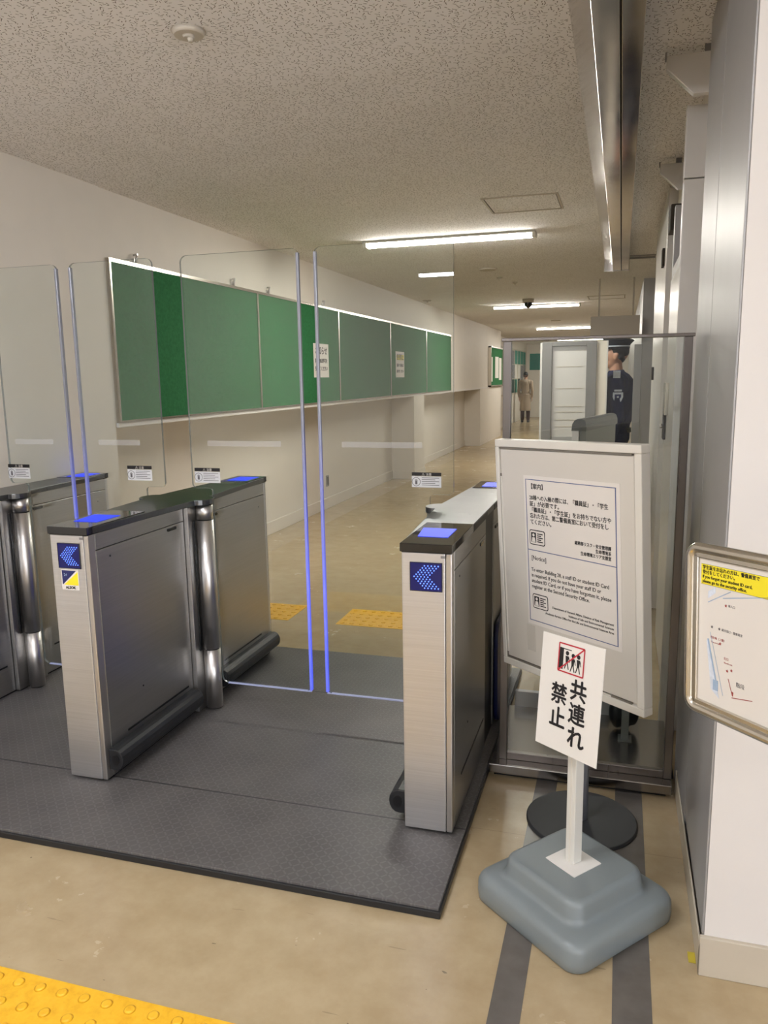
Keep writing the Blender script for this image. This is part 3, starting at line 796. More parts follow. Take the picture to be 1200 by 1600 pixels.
# small grey post with a black bag behind it, just beyond the barrier
t = root('grey_post', (.062, 3.18, .0555), 'short grey metal post on the barrier base plate, in front of the black bag', 'post')
MB().box((.048, 3.17, .061), (.078, 3.20, .60)).build('shaft', 'cabgrey', t, bevel=.002)
MB().box((.036, 3.155, .0557), (.090, 3.215, .061)).build('foot_plate', 'cabgrey', t)
t = root('black_bag', (.062, 3.29, .0555), 'black bag standing on the barrier base plate behind the short grey post', 'bag')
m = MB().ball((.062, 3.29, .168), .1, (.50, .46, 1.12), seg=24).ball((.032, 3.28, .13), .045, (.8, .8, 1.6), seg=16).ball((.095, 3.285, .15), .04, (.7, .8, 1.9), seg=16)
m.build('pouch', 'rubber', t, rem=.005)
MB().cyl((.028, 3.243, .19), (.028, 3.236, .19), .010, seg=14).build('buckle', 'steel_p', t)

# ------------------------------------------------------------------ big white sign board on a pole with a round base
BM_ = sign_matrix(-41, -2.2, 1.8, (-.157, 2.55, .928))
t = root('sign_board_stand', (-.083, 2.61, 0), 'large white framed notice board on a silver pole with a round black base', 'sign stand')
m = MB().cyl((-.083, 2.61, .0005), (-.083, 2.61, .008), .19, .19, 64).cyl((-.083, 2.61, .008), (-.083, 2.61, .0125), .19, .185, 64)
m.build('round_base', 'discblack', t)
MB().cyl((-.083, 2.61, .014), (-.083, 2.61, 1.2), .0215, seg=32).build('pole', 'poleg', t)
W2, H2 = .32, .413
PW['bm'] = BM_
class _P: name = 'bm'
def onboard(mb, name, mats, Mx, parent, split=False, **k):
    bmesh.ops.transform(mb.bm, matrix=Mx, verts=mb.bm.verts); return (mb.build_split if split else mb.build)(name, mats, parent, **k)
m = MB().box((-W2 + .012, -H2 + .012, -.03), (W2 - .012, H2 - .012, -.006))
onboard(m, 'back_panel', 'signwhite', BM_, t)
f = MB()
for lo, hi in (((-W2, H2 - .026), (W2, H2)), ((-W2, -H2), (W2, -H2 + .026)), ((-W2, -H2 + .026), (-W2 + .018, H2 - .026)), ((W2 - .026, -H2 + .026), (W2, H2 - .026))):
    f.box((lo[0], lo[1], -.034), (hi[0], hi[1], .006))
onboard(f, 'frame', 'signframe', BM_, t, bevel=.003)
m = MB().box((-W2 + .024, -H2 + .034, -.008), (W2 - .03, H2 - .034, .0005))
dr = onboard(m, 'cover_panel', 'signwhite', BM_, t, bevel=.002)
m = MB().box((-W2 + .019, H2 - .0325, -.006), (W2 - .036, H2 - .0268, .003)).box((-W2 + .0185, -H2 + .03, -.006), (-W2 + .0225, H2 - .12, .002)).box((-W2 + .02, -H2 + .0265, -.006), (W2 - .05, -H2 + .0315, .003))
onboard(m, 'frame_groove', 'softgroove', BM_, t, True)
m = MB().box((-W2 + .0225, -H2 + .05, 0), (-W2 + .0275, H2 - .13, .004)).box((-.12, -H2 + .027, 0), (.19, -H2 + .0315, .0045))
onboard(m, 'edge_clip', 'signframe', BM_, t, True)
# the notice sheet
def board_notice():
    r = root('printed_notice', BM_ @ Matrix.Translation((.025, .033, .0006)), 'bilingual notice with a thin blue border on the big white sign board', 'notice')
    m = MB().box((-.207, -.262, 0), (.212, .262, .0008)); m.build('sheet', 'white', r, local=True)
    # coordinates from here are board coordinates shifted by (-.025,-.033)
    ox, oy = -.025, -.033
    m = MB(); b = .0024
    L, R, T, B, Mid = -.172 + ox, .222 + ox, .282 + oy, -.215 + oy, .0375 + oy
    m.box((L, T - b, .0008), (R, T, .0014)).box((L, B, .0008), (R, B + b, .0014)).box((L, B, .0008), (L + b, T, .0014)).box((R - b * 1.5, B, .0008), (R, T, .0014)).box((L, Mid - b / 2, .0008), (R, Mid + b / 2, .0014))
    m.build('border_lines', 'blueline', r, local=True)
    m = MB(); k = .0007
    def tx(s, x, y, sz, al='LEFT', wd=None, bold=.00025, mi=0): m.text(s, x + ox, y + oy, sz, mi, .0012, al, wd, bold)
    tx('【案内】', -.158, .251, .0205)
    for i, (s, wd) in enumerate((('28棟への入棟の際には、「職員証」・「学生', .345), ('証」が必要です。', None), ('「職員証」・「学生証」をお持ちでない方や', .345), ('忘れた方は、第二警備員室において受付をし', .345), ('てください。', None))):
        tx(s, -.155, .213 - i * .0208, .0188, wd=wd)
    for i, (s, wd) in enumerate((('総務部リスク・安全管理課', .15), ('生命環境系', .062), ('生命環境エリア支援室', .125))):
        tx(s, .2, .086 - i * .0158, .0135, 'RIGHT', wd)
    tx('[Notice]', -.155, .004, .021, bold=0)
    for i, (s, wd) in enumerate((('To enter Building 28, a staff ID or student ID Card', .345), ('is required. If you do not have your staff ID or', .312), ('student ID Card, or if you have forgotten it, please', .353), ('register at the Second Security Office.', .262))):
        tx(s, -.157, -.037 - i * .0198, .0182, wd=wd, bold=.00012)
    for i, (s, wd) in enumerate((('Department of General Affairs, Division of Risk Management', .265), ('Institute of Life and Environmental Sciences', .19), ('Academic Service Office for the Life and Environmental Sciences Area', .30))):
        tx(s, .205, -.152 - i * .0135, .0105, 'RIGHT', wd, bold=.00008)
    m.build('printed_text', 'ink', r, local=True)
    for (x0, y0) in ((-.16 + ox, .057 + oy), (-.155 + ox, -.168 + oy)):
        m = MB()
        wc, hc = .074, .052
        m.prism(rrect(x0, y0, x0 + wc, y0 + hc, .008), .0008, .0013, 'z', 0)
        m.prism(rrect(x0 + .003, y0 + .003, x0 + wc - .003, y0 + hc - .003, .006), .0013, .0016, 'z', 1)
        m.box((x0 + .008, y0 + .009, .0016), (x0 + .032, y0 + hc - .009, .0019), 0)
        m.cyl((x0 + .020, y0 + .034, .0019), (x0 + .020, y0 + .034, .0022), .0055, seg=16, mi=1)
        m.prism([(x0 + .011, y0 + .010), (x0 + .029, y0 + .010), (x0 + .026, y0 + .026), (x0 + .014, y0 + .026)], .0019, .0022, 'z', 1)
        for i in range(5): m.box((x0 + .037, y0 + hc - .014 - i * .0068, .0016), (x0 + wc - .010 - (i % 2) * .008, y0 + hc - .0105 - i * .0068, .0019), 0)
        m.build('id_card_symbol', ['ink', 'white'], r, local=True)
board_notice()
# faint sheets of adhesive tape left on the board
TAPE = M_translucent('old_clear_tape', (214, 210, 198), .07, .2)
m = MB().box((.05, -.37, .0006), (.1, -.27, .001)).box((-.19, -.33, .0006), (-.15, -.235, .001))
onboard(m, 'old_tape', TAPE, BM_, t, True)

# ------------------------------------------------------------------ small card sign on the grey plastic weight
CM = sign_matrix(-41, 7.4, 3.1, (-.110, 2.098, .670))
t = root('card_sign_stand', (-.09, 2.135, 0), 'white card sign on a square white pole set in a stepped grey plastic base', 'sign stand')
RB = Matrix.Translation((-.087, 2.138, 0)) @ Matrix.Rotation(math.radians(-40), 4, 'Z')
def tier(m, stack, n=7):
    rings = []
    for (hw, r, z) in stack:
        rings.append([m.bm.verts.new((x, y, z)) for x, y in rrect(-hw, -hw, hw, hw, r, n)])
    for a, b in zip(rings, rings[1:]):
        k = len(a)
        for i in range(k): m.bm.faces.new((a[i], a[(i + 1) % k], b[(i + 1) % k], b[i])).smooth = True
    m.bm.faces.new(rings[0][::-1]); m.bm.faces.new(rings[-1])
m = MB()
tier(m, [(.203, .046, .0005), (.2085, .05, .008), (.211, .052, .03), (.210, .052, .060), (.2065, .051, .071), (.200, .050, .079), (.190, .048, .084), (.166, .046, .0865), (.157, .045, .0885), (.1525, .045, .094), (.150, .045, .104), (.147, .045, .132), (.1435, .044, .141), (.138, .043, .1465), (.130, .041, .149)])
bmesh.ops.transform(m.bm, matrix=RB, verts=m.bm.verts)
m.build('plastic_base', 'plastic', t)
m = MB().box((-.056, -.056, .149), (.056, .056, .1525), M=RB); m.build('base_plate', 'card', t, bevel=.001)
m = MB().text('注水式 POINT BASE', -.005, .038, .0085, 0, .1527, 'CENTER', M=RB @ Matrix.Rotation(0, 4, 'Z')) if False else None
m = MB().box((-.0165, -.0165, .1525), (.0165, .0165, .80), M=RB)
m.build('pole', 'polew', t, bevel=.002)
m = MB().box((-.003, -.0175, .1525), (.003, -.0166, .74), M=RB).box((-.0175, -.003, .1525), (-.0166, .003, .74), M=RB)
m.build_split('pole_groove', 'signframe', t)
m = MB().box((-.115, -.1615, -.003), (.115, .1615, 0))
onboard(m, 'card', 'card', CM, t, bevel=.0008)
m = MB()
m.text('共', .034, .003, .062, 0, .0008, 'CENTER', bold=.0016)
m.text('連', .034, -.062, .062, 0, .0008, 'CENTER', bold=.0014)
m.text('れ', .036, -.128, .064, 0, .0008, 'CENTER', bold=.0016)
m.text('禁', -.036, -.022, .062, 0, .0008, 'CENTER', bold=.0014)
m.text('止', -.036, -.090, .062, 0, .0008, 'CENTER', bold=.0016)
onboard(m, 'lettering', 'ink', CM, t)
# pictogram: people squeezed through one door, crossed out
m = MB(); x0, x1, y0, y1 = -.047, .046, .066, .144; b = .0038
def bar(p, q, wd, mi):
    p, q = Vector((*p, 0)), Vector((*q, 0)); d = (q - p).normalized(); n = Vector((-d.y, d.x, 0)) * wd / 2
    m.prism([(v.x, v.y) for v in (p - n, q - n, q + n, p + n)], .0013, .0017, 'z', mi)
m.box((x0, y0, .0002), (x1, y1, .0006), 1)
bar((x0, y0), (x1, y0), b, 0); bar((x0, y1), (x1, y1), b, 0); bar((x0, y0), (x0, y1), b, 0); bar((x1, y0), (x1, y1), b, 0); bar((x0, y0), (x1, y1), b, 0)
m.box((x0 + .002, y0 + .006, .0006), (x0 + .017, y1 - .012, .0009), 2)
m.box((x0 + .017, y1 - .015, .0006), (x0 + .046, y1 - .0125, .0009), 2)
for cx, cy in ((-.016, .120), (.006, .117), (.026, .118)):
    m.cyl((cx, cy, .0007), (cx, cy, .0011), .0062, seg=14, mi=2)
    m.prism([(cx - .006, cy - .008), (cx + .006, cy - .008), (cx + .004, cy - .028), (cx - .004, cy - .028)], .0007, .0011, 'z', 2)
    m.prism([(cx - .004, cy - .028), (cx, cy - .028), (cx - .006, cy - .045), (cx - .009, cy - .045)], .0007, .0011, 'z', 2)
    m.prism([(cx, cy - .028), (cx + .004, cy - .028), (cx + .009, cy - .045), (cx + .006, cy - .045)], .0007, .0011, 'z', 2)
    m.prism([(cx + .004, cy - .010), (cx + .007, cy - .010), (cx + .011, cy - .024), (cx + .009, cy - .025)], .0007, .0011, 'z', 2)
onboard(m, 'crossed_out_pictogram', ['red', 'card', 'ink'], CM, t)

# ------------------------------------------------------------------ aluminium-framed map stand at the right edge
PM = sign_matrix(-51.9, .3, 3.1, (.219, 1.65, 1.021)) @ Matrix.Translation((.208, 0, 0))
LW, LH = .315, .1845
t = root('map_stand', (PM.translation.x + .02, PM.translation.y + .05, 0), 'map stand with a rounded aluminium frame and yellow headline, at the right picture edge', 'sign stand')
f = MB(); tube = .0115
ring = rrect(-LW + tube, -LH + tube, LW - tube, LH - tube, .022, 6)
def sweep(m, path, r, prof=14, sq=1.0):
    n = len(path); rings = []
    for i, (x, y) in enumerate(path):
        a = Vector(path[i - 1]); c = Vector(path[(i + 1) % n]); d = (c - a).normalized(); nn = Vector((d.y, -d.x))
        rings.append([m.bm.verts.new((x + nn.x * r * math.cos(2 * PI * k / prof), y + nn.y * r * math.cos(2 * PI * k / prof), r * sq * math.sin(2 * PI * k / prof))) for k in range(prof)])
    for i in range(n):
        A, B = rings[i], rings[(i + 1) % n]
        for k in range(prof): m.bm.faces.new((A[k], A[(k + 1) % prof], B[(k + 1) % prof], B[k])).smooth = True
    bmesh.ops.recalc_face_normals(m.bm, faces=m.bm.faces)
sweep(f, ring, tube)
onboard(f, 'tube_frame', 'alu', PM, t)
m = MB()
for lo, hi in (((-LW + .022, LH - .032), (LW - .022, LH - .021)), ((-LW + .022, -LH + .021), (LW - .022, -LH + .032)), ((-LW + .021, -LH + .022), (-LW + .034, LH - .022)), ((LW - .034, -LH + .022), (LW - .021, LH - .022))):
    m.box((lo[0], lo[1], -.006), (hi[0], hi[1], .005))
onboard(m, 'inner_frame', 'alu', PM, t, bevel=.002)
m = MB().box((-LW + .02, -LH + .02, -.008), (LW - .02, LH - .02, -.001)); onboard(m, 'back_panel', 'white', PM, t)
m = MB().cyl((.0, -LH, 0), (.0, -LH - .05, 0), .012, seg=16); onboard(m, 'clamp', 'alu', PM, t)
bx, by = PM.translation.x, PM.translation.y
m = MB().cyl((bx, by, .02), (bx, by, PM.translation.z - LH - .02), .0125, seg=20).cyl((bx, by, .0005), (bx, by, .012), .15, .15, 48).cyl((bx, by, .012), (bx, by, .02), .15, .03, 48)
m.build('pole_and_base', 'alu', t)
r = root('site_map', PM @ Matrix.Translation((0, 0, -.0008)), 'pale site map sheet with a yellow headline in the aluminium frame', 'map')
m = MB().box((-LW + .036, -LH + .034, 0), (LW - .036, LH - .034, .0006)); m.build('sheet', 'white', r, local=True)
L = -LW + .042; T = LH - .044
m = MB().box((L - .002, T - .042, .0006), (LW - .06, T, .0010), 0).box((L - .002, T - .0425, .0006), (LW - .06, T - .042, .0012), 1).box((L - .002, T, .0006), (LW - .06, T + .0005, .0012), 1)
m.build('yellow_headline', ['yellowprint', 'greyink'], r, local=True)
m = MB()
m.text('学生証をお忘れの方は、警備員室で', L + .002, T - .0095, .0092, 0, .0013, bold=.00012)
m.text('受付をしてください。', L + .002, T - .0195, .0092, 0, .0013, bold=.00012)
m.text('If you forgot your student ID card,', L + .002, T - .0290, .0092, 0, .0013, bold=.00012)
m.text('please go to the security office.', L + .002, T - .0385, .0092, 0, .0013, bold=.00012)
m.build('headline_text', 'ink', r, local=True)
m = MB()
def mbar(p, q, wd, mi, z=.0007):
    p, q = Vector((*p, 0)), Vector((*q, 0)); d = (q - p).normalized(); n = Vector((-d.y, d.x, 0)) * wd / 2
    m.prism([(v.x, v.y) for v in (p - n, q - n, q + n, p + n)], z, z + .0003, 'z', mi)
X0 = L + .018
mbar((X0, .062), (X0 + .06, .095), .0018, 1); mbar((X0 + .04, .078), (X0 + .2, .112), .0018, 1)
m.prism([(X0, .07), (X0 + .02, .085), (X0 + .02, .098), (X0, .085)], .0007, .001, 'z', 3)
m.prism([(X0 - .002, -.02), (X0 + .004, -.015), (X0 + .035, -.135), (X0 + .012, -.12)], .0007, .001, 'z', 3)
mbar((X0 + .002, -.015), (X0 + .030, -.115), .004, 1, .0011); mbar((X0 + .008, .0), (X0 + .045, -.125), .001, 1, .0011)
m.box((X0 + .018, -.12, .0011), (X0 + .032, -.098, .0015), 1)
for cx, cy, mi in ((X0 + .048, .064, 2), (X0 + .012, .012, 0), (X0 + .032, .012, 0), (X0 + .035, -.018, 2), (X0 + .055, -.07, 2), (X0 + .066, -.066, 2)):
    m.prism([(cx + .0035 * (1 if i % 2 == 0 else .55) * math.cos(PI * i / 5 + PI / 2), cy + .0035 * (1 if i % 2 == 0 else .55) * math.sin(PI * i / 5 + PI / 2)) for i in range(10)], .0007, .0010, 'z', mi)
mbar((X0 + .058, -.085), (X0 + .070, -.118), .0016, 2); mbar((X0 + .068, -.122), (X0 + .12, -.112), .0016, 2)
m.prism([(X0 + .066, -.108), (X0 + .0725, -.110), (X0 + .071, -.119)], .0007, .001, 'z', 2)
m.build('map_drawing', ['greyink', 'paleblue', 'redbrown', 'patch'], r, local=True)
m = MB()
m.text('南入口', X0 + .054, .063, .006, 1, .0007); m.text('総合窓口・警備員室', X0 + .038, .010, .006, 1, .0007); m.text('現在地（２階）', X0 + .008, -.012, .006, 0, .0007); m.text('You are here', X0 + .010, -.021, .005, 0, .0007)
m.text('北口', X0 + .045, -.048, .0065, 0, .0007); m.text('North exit', X0 + .046, -.056, .005, 0, .0007); m.text('階段', X0 + .078, -.095, .011, 1, .0007)
m.build('map_text', ['redbrown', 'greyink'], r, local=True)

# ------------------------------------------------------------------ right wall beyond the pillar: brackets, duct, steel door
def bracket(y, x0, z0, label):
    t = root('wedge_bracket', (RX + .02, y, H - .2), label, 'bracket', 'white wedge brackets under the ceiling')
    zt = H - .028
    m = MB().prism([(x0, zt), (x0, zt - .045), (x0 + .095, z0), (RX + .035, z0), (RX + .035, zt)], y, y + .035, 'y')
    m.build('wedge_body', 'door_paint', t, bevel=.003)
    MB().box((x0 - .006, y + .003, zt - .012), (x0, y + .03, zt + .012)).box((RX - .01, y + .01, zt), (RX + .02, y + .02, H - .001)).build_split('clip', 'greypaint', t)
bracket(3.2, .118, 2.535, 'nearer white wedge-shaped bracket, under the ceiling by the right pillar')
bracket(4.75, .165, 2.535, 'farther and smaller white wedge-shaped bracket high on the right wall')
t = root('cable_duct', (RX + .02, 3.26, 0), 'white vertical cable duct below the nearer wedge bracket', 'duct')
MB().box((.208, 3.43, 2.30), (RX + .035, 3.49, 2.565)).build('upper_length', 'door_paint', t, bevel=.003)
MB().box((.208, 3.43, .005), (RX + .035, 3.49, 2.296)).build('lower_length', 'door_paint', t, bevel=.003)
# steel door, standing proud of the wall
t = root('door_1', (RX + .03, 5.0, 0), None, None); tagit(t, kind='structure')
MB().box((RX - .012, 3.75, .01), (RX + .035, 4.72, 2.05)).build('door_leaf', 'door_paint', t, bevel=.003)
m = MB().box((RX - .004, 3.65, 0), (RX + .04, 3.745, 2.45)).box((RX - .004, 4.725, 0), (RX + .04, 4.80, 2.45)).box((RX - .004, 3.745, 2.055), (RX + .04, 4.725, 2.12))
m.build('door_frame', 'steel_paint', t, bevel=.003)
MB().box((RX - .03, 4.42, 1.33), (RX - .012, 4.62, 1.50)).build('lock_box', 'alu', t, bevel=.002)
MB().box((RX - .026, 4.56, 1.19), (RX - .012, 4.68, 1.325)).build('lock_plate', 'groove', t, bevel=.002)
MB().cyl((RX - .026, 4.62, 1.26), (RX - .04, 4.62, 1.26), .012, seg=14).build('lock_cylinder', 'steel_p', t)
t = root('door_2', (RX + .03, 6.2, 0), None, None); tagit(t, kind='structure')
MB().box((RX - .014, 5.3, .01), (RX + .04, 6.98, 2.66)).build('door_leaf', 'door_paint', t, bevel=.003)
MB().box((RX - .03, 5.5, 2.23), (RX - .014, 5.62, 2.34)).box((RX - .03, 6.5, 1.5), (RX - .014, 6.6, 1.6)).build_split('hinge', 'groove', t, bevel=.002)
MB().box((RX - .016, 4.95, 2.36), (RX + .04, 5.15, 2.5)).build('door_closer', 'groove', org=(RX, 5, 2.36), label='dark door closer block high on the right wall, beyond the wedge brackets', cat='door closer', bevel=.004)

# ------------------------------------------------------------------ partition with doors further down the corridor
t = root('grey_partition', (-.3, 7.22, 0), 'grey framed partition with a white door, in front of the guard down the corridor', 'partition')
m = MB().box((-.681, 7.2, 0), (-.597, 7.27, 1.84)).box((-.299, 7.2, 0), (-.212, 7.27, 1.84)).box((-.597, 7.2, 1.80), (-.299, 7.27, 1.84)).box((.10, 7.205, 0), (.165, 7.265, 1.80))
m.build('frame', 'greypaint', t, bevel=.003)
MB().box((-.70, 7.2, 0), (-.682, 7.26, 1.835)).box((-.13, 7.2, 0), (-.118, 7.27, 1.84)).build_split('white_edge', 'door_paint', t)
MB().box((-.597, 7.225, .01), (-.299, 7.25, 1.80)).build('door_leaf', 'door_paint', t, bevel=.002)
m = MB()
for z in (1.62, 1.43, 1.27, 1.22, 1.15, 1.09): m.box((-.56, 7.222, z), (-.33, 7.225, z + .004))
m.build_split('panel_line', 'base', t)
MB().box((-.212, 7.215, 0), (-.13, 7.255, 1.84)).build('side_panel', 'wall', t)
MB().box((-.59, 7.21, .6), (-.40, 7.224, 1.0)).build('kick_panel', 'steel_paint', t)
t = root('ceiling_box', (-.1, 10.3, 2.0), 'grey box hanging above the guard, behind the barrier top bar', 'box')
MT['greypaint2'] = mat('taupe_casing', (176, 168, 158), .5, var=.02)
MB().box((-.385, 10.1, 2.0), (.19, 10.39, 2.245)).build('casing', 'greypaint2', t, bevel=.003)
MB().box((-.3, 10.2, 2.245), (-.28, 10.22, H - .001)).box((.1, 10.2, 2.245), (.12, 10.22, H - .001)).build_split('hanger', 'greypaint2', t)
t = root('grey_counter', (-.2, 5.8, 0), 'grey enamel counter with a rounded top rail, left of the guard', 'counter')
RC = Matrix.Translation((-.26, 5.36, 0)) @ Matrix.Rotation(math.radians(-13), 4, 'Z')
prof = [(-.05, 1.0), (-.05, 1.21)] + [(.0 + .05 * math.cos(PI - PI * i / 8), 1.21 + .05 * math.sin(PI - PI * i / 8)) for i in range(1, 9)] + [(.05, 1.0)]
m = MB().prism([(x, z) for x, z in prof][0:0] or [(-.05, 1.18), (-.045, 1.225), (-.03, 1.25), (-.01, 1.26), (.02, 1.26), (.04, 1.25), (.05, 1.22), (.05, 1.18)], 0, .86, 'y', M=RC)
m.build('top_rail', 'cabtop', t)
m = MB().box((-.038, .02, 0), (.042, .84, 1.18), M=RC); m.build('body', 'cabgrey', t)
m = MB().box((-.045, .0, 0), (-.0, .02, 1.18), M=RC); m.build('end_plate', 'steel_p', t)

# ------------------------------------------------------------------ people
def hand(m, wrist, d, side, palm_n, r=.0088, scale=1.0):
    """relaxed hand hanging from wrist; d: direction of fingers, side: towards the thumb, palm_n: curl direction"""
    w_, d, s, n = Vector(wrist), Vector(d).normalized(), Vector(side).normalized(), Vector(palm_n).normalized()
    k = scale
    for i, off in enumerate((.030, .010, -.010, -.029)):
        m.capsule(w_ + s * off * .55 * k, w_ + (d * .088 + s * off) * k, .014 * k, .0115 * k)
        L = (.074, .084, .078, .060)[i]
        p0 = w_ + (d * .088 + s * off) * k
        p1 = p0 + (d * .94 + n * .30).normalized() * L * .48 * k
        p2 = p1 + (d * .78 + n * .62).normalized() * L * .30 * k
        p3 = p2 + (d * .55 + n * .83).normalized() * L * .24 * k
        m.capsule(p0, p1, .0096 * k, .0088 * k); m.capsule(p1, p2, .0088 * k, .008 * k); m.capsule(p2, p3, .008 * k, .0068 * k)
    q0 = w_ + (d * .028 + s * .026) * k; q1 = q0 + (d * .032 + s * .026 + n * .008) * k; q2 = q1 + (d * .030 + s * .006 + n * .008) * k
    m.capsule(q0, q1, .0125 * k, .0105 * k); m.capsule(q1, q2, .0105 * k, .0085 * k)

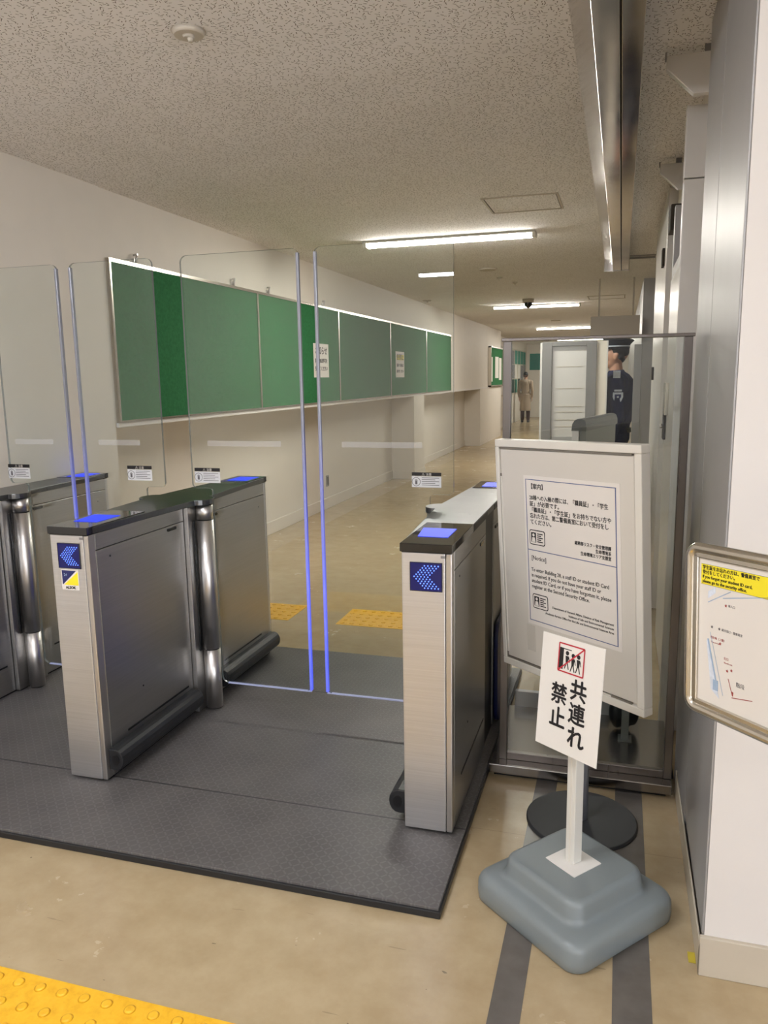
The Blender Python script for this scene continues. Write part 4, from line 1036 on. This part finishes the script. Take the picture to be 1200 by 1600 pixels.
def person(name, loc, face, label, top, bottom, height=1.8, cap=False, coat_long=False):
    """face: angle of the facing direction in XY. Built in a local frame: +y forward, x right."""
    Mx = Matrix.Translation(Vector(loc)) @ Matrix.Rotation(face - PI / 2, 4, 'Z') @ Matrix.Scale(height / 1.8, 4)
    t = root(name, Mx, label, 'person')
    V = Vector
    b = MB()
    # head
    b.ball((0, .012, 1.675), .1, (.78, .95, 1.15), seg=28); b.ball((0, .03, 1.61), .07, (.86, .95, .95), seg=20)
    b.ball((0, -.015, 1.69), .095, (.83, 1.0, .95), seg=24)
    b.ball((0, .075, 1.575), .027, (1.1, .9, .8)); b.ball((0, .113, 1.645), .016, (.8, 1.1, 1.6)); b.ball((0, .118, 1.632), .0125, (1.2, 1, .8))
    b.ball((0, .098, 1.597), .014, (1.7, .7, .55)); b.ball((0, .098, 1.588), .013, (1.4, .7, .5))
    for s in (-1, 1):
        b.ball((s * .033, .088, 1.687), .016, (1.5, .6, .55)); b.ball((s * .045, .07, 1.64), .022, (.9, .8, 1))
        b.ball((s * .079, .0, 1.655), .024, (.35, .72, 1.3)); b.ball((s * .084, -.008, 1.668), .016, (.35, .8, 1.1)); b.ball((s * .083, .003, 1.632), .008, (.6, .8, 1))
    b.capsule((0, -.012, 1.47), (0, -.002, 1.60), .062, .054)
    # trunk and limbs
    b.capsule((0, -.01, 1.40), (0, 0, 1.15), .115, .105); b.capsule((-.07, -.01, 1.40), (.07, -.01, 1.40), .095, .095)
    b.capsule((-.06, 0, .98), (.06, 0, .98), .10, .10); b.capsule((0, 0, 1.15), (0, 0, .98), .105, .12)
    J = {}
    for s in (-1, 1):
        sh, el, wr = V((s * .19, -.012, 1.43)), V((s * .235, -.035, 1.13)), V((s * .225, .035, .885))
        J[s] = (sh, el, wr)
        b.capsule((s * .09, -.01, 1.43), sh, .06, .058); b.capsule(sh, el, .052, .040); b.capsule(el, wr, .038, .026)
        hand(b, wr, (0, .12, -1), (0, 1, .1), (-s, .1, 0))
        st = .0
        hp, kn, an = V((s * .09, 0, .93)), V((s * .095, .012, .50)), V((s * .10, -.02, .09))
        b.capsule(hp, kn, .085, .058); b.capsule(kn, an, .054, .038); b.capsule(an, (s * .105, .06, .05), .04, .034)
    b.build('body', 'skin', t, local=True, rem=.006)
    e = MB()
    for s in (-1, 1): e.ball((s * .033, .1, 1.668), .0095, (1.25, .5, .6))
    e.build('eyes', 'ink', t, local=True)
    h = MB().ball((0, -.018, 1.705), .098, (.87, 1.0, .96), seg=28)
    h.ball((0, -.050, 1.655), .058, (1.12, .62, 1.0), seg=20)
    for s in (-1, 1): h.ball((s * .07, .012, 1.70), .02, (.5, .9, 1.6)); h.ball((s * .064, -.04, 1.655), .030, (.5, .9, 1.1))
    h.build('hair', 'hair', t, local=True, rem=.007)
    # trousers
    tr = MB()
    for s in (-1, 1):
        tr.capsule((s * .09, 0, .93), (s * .098, .01, .50), .1, .078); tr.capsule((s * .098, .01, .50), (s * .102, -.015, .13), .076, .066)
    tr.capsule((-.06, 0, .97), (.06, 0, .97), .112, .112)
    tr.build('trousers', bottom, t, local=True, rem=.008)
    sh_ = MB()
    for s in (-1, 1):
        sh_.capsule((s * .104, -.045, .052), (s * .112, .12, .046), .05, .044)
    so = sh_.build('shoes', 'black', t, local=True, rem=.007)
    so.location = (0, 0, -.002)
    # jacket / coat
    j = MB()
    j.capsule((-.085, -.012, 1.41), (.085, -.012, 1.41), .118, .118); j.capsule((0, -.02, 1.38), (0, -.012, 1.12), .155, .148)
    j.capsule((-.065, 0, .95), (.065, 0, .95), .136, .136); j.capsule((0, 0, 1.12), (0, 0, .95), .140, .145)
    j.cyl((0, -.012, 1.44), (0, -.006, 1.535), .095, .068, 20)
    for s in (-1, 1):
        sh, el, wr = J[s]
        j.capsule((s * .09, -.01, 1.43), sh, .078, .074); j.capsule(sh, el, .070, .056); j.capsule(el, wr + V((0, -.012, .05)), .055, .043)
    if coat_long: j.cyl((0, 0, 1.0), (0, 0, .42), .17, .2, 28)
    j.build('jacket' if not coat_long else 'long_coat', top, t, local=True, rem=.008)
    if cap:
        c = MB()
        def cring(cy, z, rx, ry, tilt=0): return [c.bm.verts.new((rx * math.cos(2 * PI * q / 40), cy + ry * math.sin(2 * PI * q / 40), z + tilt * math.sin(2 * PI * q / 40))) for q in range(40)]
        rg = [cring(-.006, 1.718, .092, .108), cring(-.010, 1.762, .096, .112, .004), cring(-.014, 1.788, .112, .128, .010), cring(-.016, 1.804, .122, .138, .014), cring(-.016, 1.818, .112, .126, .018), cring(-.016, 1.828, .06, .07, .010)]
        for A_, B_ in zip(rg, rg[1:]):
            for q in range(40): c.bm.faces.new((A_[q], A_[(q + 1) % 40], B_[(q + 1) % 40], B_[q])).smooth = True
        c.bm.faces.new(rg[0][::-1]); c.bm.faces.new(rg[-1])
        b0, b1 = cring(-.0065, 1.738, .0955, .1115), cring(-.0075, 1.748, .0968, .1128)
        for q in range(40):
            f_ = c.bm.faces.new((b0[q], b0[(q + 1) % 40], b1[(q + 1) % 40], b1[q])); f_.material_index = 1
        n = 12; P = [(.09 * math.cos(PI * i / n), .06 + .0 + .075 * math.sin(PI * i / n)) for i in range(n + 1)]
        c.prism(P, 1.722, 1.729, 'z', 2)
        c.ball((0, .105, 1.775), .018, (1, .4, 1.1), 1)
        c.build('peaked_cap', ['uniformd', 'patch', 'blackglass'], t, local=True)
        # sleeve badge and shoulder board on the wearer's left
        bd = MB()
        xs = -.258
        shield = [(-.042, .034), (.042, .034), (.044, -.006), (.027, -.044), (0, -.058), (-.027, -.044), (-.044, -.006)]
        bd.prism([(-.03 + a, 1.31 + q) for a, q in shield], xs - .012, xs + .01, 'x', 0)
        bd.prism([(-.03 + a * .62, 1.31 + q * .5) for a, q in shield], xs - .014, xs - .011, 'x', 1)
        bd.box((xs - .012, -.062, 1.352), (xs + .01, .002, 1.368), 0)
        bd.ball((xs - .014, -.03, 1.305), .009, (.4, 1, 1), 0)
        bd.build('sleeve_badge', ['patch', 'navyprint'], t, local=True)
        sb = MB().box((-.275, -.045, 1.492), (-.15, .015, 1.512), 0, Matrix.Translation((-.2, 0, 1.5)) @ Matrix.Rotation(-.35, 4, 'Y') @ Matrix.Translation((.2, 0, -1.5)))
        sb.build('shoulder_board', ['patch'], t, local=True)
        bt = MB().cyl((0, 0, .985), (0, 0, 1.025), .155, .153, 32); bt.build('belt', 'black', t, local=True)
    return t
person('security_guard', (-.055, 7.62, .0), PI, 'person in a navy uniform and peaked cap standing in profile behind the partition', 'uniform', 'uniformd', 1.86, cap=True)
person('walking_person', (-3.05, 26.6, 0), PI / 2, 'person in a long beige coat far down the corridor', 'coat', 'brown', 1.68, coat_long=True)
